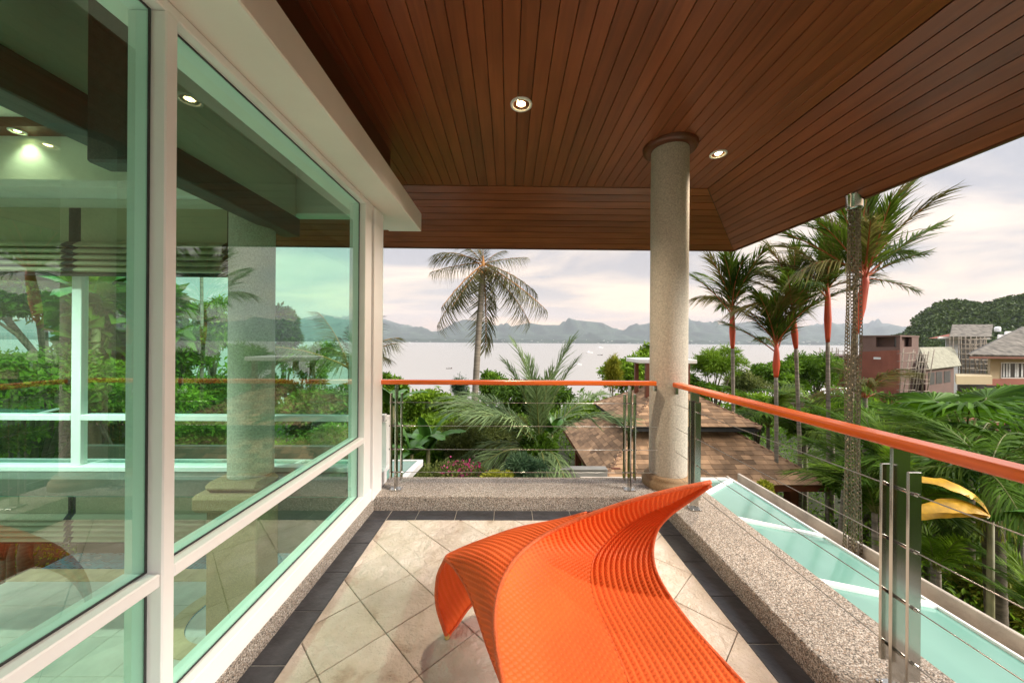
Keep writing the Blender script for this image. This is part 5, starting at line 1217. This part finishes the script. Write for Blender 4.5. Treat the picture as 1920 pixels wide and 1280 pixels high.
def scaffold(u0, u1, v0, v1, Y, nx, nz, label, dep=1.4, r_=.05, slant=0):
    P = at(u0, v1, Y); Q = at(u1, v1, Y); z0 = P.z; z1 = at(u0, v0, Y).z; t = empty('scaffolding', (P.x, Y, z0), label, 'scaffolding', 'bamboo scaffolding around the houses')
    for j in (0, 1):
        for i in range(nx+1):
            x = P.x+(Q.x-P.x)*i/nx+random.uniform(-.15, .15); MB().tube([(x, Y+j*dep, z0-1), (x+random.uniform(-.3, .3)+slant, Y+j*dep, z1+random.uniform(0, .8))], r_, 6).build('pole', M_bam, t)
        for k in range(nz+1):
            z = z0+(z1-z0)*k/nz+random.uniform(-.1, .1); MB().tube([(P.x-.4, Y+j*dep-.06, z), (Q.x+.4, Y+j*dep-.06, z+random.uniform(-.2, .2))], r_*.8, 6).build('ledger', M_bam, t)
    for i in range(3):
        xa = random.uniform(P.x, Q.x); xb = random.uniform(P.x, Q.x); MB().tube([(xa, Y-.1, z0), (xb, Y-.1, z1)], r_*.8, 6).build('brace', M_bam, t)
scaffold(1548, 1592, 662, 700, 48, 5, 4, 'pale bamboo scaffolding in front of the rear brown building, left of the chain')
scaffold(1505, 1560, 705, 770, 36, 4, 6, 'bamboo scaffolding rising over the low red building')
# gable house with mossy roof
q = [at(1724, 651, 47), at(1788, 650, 52), at(1803, 685, 48), at(1743, 692, 43)]
gh = empty('gable_house', (q[3].x, q[3].y, -12), 'house with steep mossy shingle roof between the tower and the scaffolded house', 'house')
MB().slab([q[0], q[1], q[2], q[3]], .25).build('roof', M_tan, gh)
rb = [q[0]+Vector((0, .3, 0)), q[1]+Vector((0, .3, 0)), q[1]+Vector((3.5, 6, -3.0)), q[0]+Vector((3.5, 6, -3.0))]; MB().slab(rb, .2).build('roof', M_tan, gh)
MB().prism([(q[3].x+.6, q[3].y+.9), (q[2].x-.3, q[2].y+.6), (q[1].x, q[1].y+3), (q[0].x+.5, q[0].y+3)], -12, q[3].z-.15).build('wall', M_brn, gh)
for s0, s1 in ((.08, .28), (.34, .55), (.62, .85)): faceplate('window', Vector((q[3].x+.6, q[3].y+.9, 0)), Vector((q[2].x-.3, q[2].y+.6, 0)), s0, s1, at(1760, 722, 44).z, at(1760, 699, 44).z, M_hol, gh, .04, .08)
scaffold(1712, 1735, 665, 735, 40, 3, 5, 'leaning bamboo scaffolding poles beside the mossy roof', slant=.8)
# tower house with the grey pitched roof
z = lambda v, Y=55: at(1800, v, Y).z
X5 = lambda u, Y=55: at(u, 640, Y).x
th_ = empty('roof_tower_house', (X5(1800), 55, -12), 'tall unfinished house with grey shingle pitched roof wrapped in scaffolding', 'house')
dbox('wall', 1774, 1800, 55, 5, -12, z(635), M_greyw, th_); dbox('floor_slab', 1760, 1802, 55, 7, z(634.9), z(631.5), M_cream, th_, 1)
dbox('wall', 1801, 1850, 56, 6, -12, z(634), M_hol, th_); dbox('beam', 1799, 1856, 55, .4, z(636), z(632), M_greyw, th_, .3)
a0, a1, a2, a3 = at(1786, 608, 57.5), at(1862, 608, 57.5), at(1859, 631, 53.5), at(1781, 631, 53.5)
MB().slab([a0, a1, a2, a3], .2).build('roof', M_grs, th_); rv_ = Vector((a3.x*.97, a3.y, 0)).normalized()*8; MB().slab([a0, a1, a2+rv_, a3+rv_], .2).build('roof', M_grs, th_)
MB().add([a1+Vector((-.3, 0, -.2)), a2+Vector((-.3, .3, -.2)), a2+Vector((-.3, 7.7, -.2)), a1+Vector((-.6, 0, -.2)), a2+Vector((-.6, .3, -.2)), a2+Vector((-.6, 7.7, -.2))], [[0, 1, 2], [3, 5, 4], [0, 3, 4, 1]]).build('gable', M_red_c, th_)
scaffold(1802, 1852, 636, 692, 50, 6, 6, 'dense bamboo scaffolding under the grey pitched roof')
# white building
wb = empty('white_building', (X5(1900, 70), 70, -12), 'white flat roofed building with a roof tank at the right edge', 'building')
zz = lambda v: at(1900, v, 70).z
dbox('wall', 1872, 1990, 70, 8, -12, zz(627), M_white, wb); dbox('roof_slab', 1885, 1990, 70, 8.4, zz(626.9), zz(621), M_white, wb, .4)
dbox('window', 1893, 1901, 70, .3, zz(636), zz(633), M_hol, wb, .1)
MB().lathe([(.01, 0), (.45, 0), (.45, .8), (.3, 1.0), (.01, 1.05)], (X5(1896, 70), 72, zz(620.9)), 16).build('water_tank', M_white, wb)
# beige house
Yh = 30; zh = lambda v: at(1880, v, Yh).z; Xh = lambda u: at(u, 640, Yh).x
bh = empty('beige_house', (Xh(1880), Yh, -10), 'beige house with low grey shingle roof and curtained window at the right edge', 'house')
dbox('wall', 1857, 2010, Yh, 8, -10, zh(668), M_beige, bh)
e0, e1, e2, e3 = at(1817, 664, Yh-1.2), at(1990, 668, Yh-1.2), at(1990, 612, Yh+4), at(1925, 612, Yh+4); e4 = at(1815, 662, Yh+7)
MB().slab([e0, e1, e2, e3], .18).slab([e0, e3, e3+Vector((.1, .4, 0)), e4], .18).build('roof', M_grs, bh)
dbox('eave_board', 1818, 1990, Yh-1.2, .1, e0.z-.35, e0.z-.19, M_fas, bh)
dbox('window_frame', 1877, 1990, Yh, .1, zh(709), zh(679), M_cream, bh, .06)
dbox('window_glass', 1880, 1990, Yh, .05, zh(707), zh(681), M_hol, bh, .11)
for uu in (1881, 1886.5, 1891.5, 1903, 1907, 1915): dbox('curtain', uu, uu+3.4, Yh, .03, zh(706.5), zh(681.5), M_curt, bh, .15)
dbox('balcony', 1792, 1856, Yh, 4, zh(717), zh(702), M_beige, bh, 2.5); dbox('floor_beam', 1850, 2010, Yh, .4, zh(722), zh(710), M_red_c, bh, .3)
dbox('lower_wall', 1797, 2010, Yh, 3, -10, zh(722.2), M_hol, bh, .2)
dbox('lower_roof', 1840, 2010, Yh, 3, zh(760), zh(755), M_red_c, bh, 4)
dbox('garden_wall', 1780, 2010, Yh, .4, -10, zh(770), M_red_c, bh, 5)
# extra lower grey roof before tower
l0 = [at(1700, 765, 30), at(1790, 760, 30), at(1800, 738, 36), at(1720, 735, 36)]
tag(MB().slab(l0, .15).build('shed_roof', M_grs), 'low grey shingle roof behind the fan palm, in front of the tower', 'roof')
l0 = [at(1486, 720, 40), at(1515, 720, 40), at(1512, 713, 43), at(1490, 713, 43)]
hh = empty('small_hut', l0[0], 'small hut with dark pitched roof among the trees', 'hut'); MB().slab(l0, .2).build('roof', M_grs, hh); bx('wall', (l0[0].x+.3, 40.3, -12), (l0[1].x-.3, 42.5, l0[0].z-.1), M_brn, hh)
# pale sheet standing for the road behind the yellow leaf
tag(MB().slab([at(1725, 915, 8.5), at(1860, 925, 8.2), at(1850, 885, 9.6), at(1735, 880, 9.6)], .05).build('pale_road_sheet', simple('pale_grey_sheet', (.42, .42, .46), .6)), 'pale grey sheet standing for the road behind the yellow banana leaf', 'awning')

# wooded headland on the right ----------------------------------------------------
M_hill = simple('hill_soil', (.03, .05, .02), .95, var=.4, scale=.1, coords='World')
hp = [(1640, 640), (1690, 628), (1712, 620), (1722, 596), (1748, 578), (1765, 566), (1800, 563), (1840, 567), (1870, 562), (1900, 556), (1950, 545), (2050, 530), (2200, 520), (2400, 540), (2700, 600), (3000, 630)]
hu = np.array([p[0] for p in hp], float); hv = np.array([p[1] for p in hp], float)
def hill():
    ug = np.linspace(1640, 3000, 120); V = []; YH = 330
    for d, h in ((-.34, 0), (-.25, .22), (-.16, .50), (-.08, .78), (0, 1), (.1, .9), (.3, .3), (.4, 0)):
        for u in ug:
            P = at(u, np.interp(u, hu, hv)+5, YH); k = 1+d; V.append((P.x*k, P.y*k, SEA-2+(P.z-SEA+2)*h))
    V = np.array(V); n = len(ug); idx = np.arange(8*n).reshape(8, n); F = np.stack([idx[:-1, :-1], idx[:-1, 1:], idx[1:, 1:], idx[1:, :-1]], -1).reshape(-1, 4)
    tag(link('headland', npmesh('headland', V, F, M_hill, True)), kind='structure'); G_ = V.reshape(8, n, 3)
    r_ = np.random.default_rng(5); m = 3600; jj = r_.random(m)*4.2; ii = r_.random(m)**1.25*(n-1.01)*.55; j0 = jj.astype(int); i0 = ii.astype(int); fj = (jj-j0)[:, None]; fi = (ii-i0)[:, None]
    C = (G_[j0, i0]*(1-fi)+G_[j0, i0+1]*fi)*(1-fj)+(G_[j0+1, i0]*(1-fi)+G_[j0+1, i0+1]*fi)*fj
    rad = r_.uniform(2.2, 5.5, m); per = 46; P = np.repeat(C, per, 0); d = r_.normal(size=(m*per, 3)); d /= np.linalg.norm(d, axis=1, keepdims=True); d[:, 2] = np.abs(d[:, 2])
    P = P+d*np.repeat(rad, per)[:, None]*np.array([1, 1, .75]); Vv, Ff = leaves_at(P, d, 1.7, .9, droop=.2, r=r_)
    mt = leafmat('headland_forest', (.020, .045, .010), (.12, .18, .04), .1); 
    tag(link('headland_forest', npmesh('headland_forest', Vv, Ff, mt)), 'dense green forest covering the headland at the right', 'forest', kind='stuff')
hill()
# boats ---------------------------------------------------------------------------
M_hullw = simple('white_hull', (.75, .75, .75), .4); M_hulld = simple('dark_hull', (.07, .05, .04), .6)
def boat(u, v, Lb, kind_, label, hd=0):
    d = CAMROT.to_3x3() @ Vector(((u-960)/655, (640-v)/655, -1)); t_ = (SEA-1.4)/d.z; P = Vector((0, 0, 1.4))+d*t_
    t = empty('boat', (P.x, P.y, SEA), label, 'boat', 'boats moored in the bay'); M_ = Matrix.Translation((P.x, P.y, SEA)) @ Matrix.Rotation(hd, 4, 'Z')
    w = Lb*.14; h = Lb*.11; xs_ = [-.5, -.3, 0, .3, .5]; ws_ = [.7, 1, 1, .7, .04]; hs_ = [1, .9, .9, 1.1, 1.5] if kind_ != 'long' else [1.1, .6, .55, .9, 2.4]; V = []; F = []
    for x, a, hh_ in zip(xs_, ws_, hs_): V += [(x*Lb, -w*a, h*hh_), (x*Lb, -w*a*.6, -.1), (x*Lb, w*a*.6, -.1), (x*Lb, w*a, h*hh_)]
    for i in range(4): b = i*4; F += [[b, b+4, b+5, b+1], [b+1, b+5, b+6, b+2], [b+2, b+6, b+7, b+3], [b+3, b+7, b+4, b]]
    F += [[0, 1, 2, 3], [16, 19, 18, 17]]; o = MB().add([M_ @ Vector(p) for p in V], F).build('hull', M_hulld if kind_ == 'long' else M_hullw, t)
    if kind_ == 'long': MB().box((-.2*Lb, -w*.7, h*1.8), (.15*Lb, w*.7, h*2.0), 0, M_).build('awning', M_hulld, t)
    else:
        MB().box((-.32*Lb, -w*.7, h*.95), (.12*Lb, w*.7, h*2.1), .05, M_).box((-.22*Lb, -w*.55, h*2.11), (.0, w*.55, h*2.9), .05, M_).build('cabin', M_hullw, t)
        if kind_ == 'sail': MB().tube([M_ @ Vector((0, 0, h)), M_ @ Vector((0, 0, Lb*1.2))], .08, 6).build('mast', M_hullw, t)
for b in ((842, 691, 4.5, 'long', 'dark longtail boat alone on the left of the bay', .3), (1126, 652.5, 20, 'cabin', 'dark topped motor yacht furthest right of the coconut palm, upper of the moored boats', .2),
          (1105, 662, 13, 'sail', 'white catamaran with mast in the middle of the moored boats', .1), (1125, 666, 8, 'long', 'small dark boat just below the yachts', -.2), (1163, 651.5, 10, 'cabin', 'small white boat closest to the column', .4),
          (1085, 684, 6, 'cabin', 'white speedboat nearest the shore, right of the silver palm', .2), (986, 675, 8, 'long', 'dark boat seen between the silver palm fronds', 0), (790, 640.5, 40, 'long', 'low dark ship far out left of the coconut palm', 0),
          (850, 641, 45, 'cabin', 'pale ship near the far shore left of the coconut trunk', 0), (1000, 642.3, 36, 'cabin', 'pale ship near the far shore right of the coconut palm', 0), (770, 643, 26, 'cabin', 'small pale boat far out at the left', .3), (1060, 644.5, 24, 'long', 'thin dark boat far out in the middle of the bay', .1)):
    boat(*b)
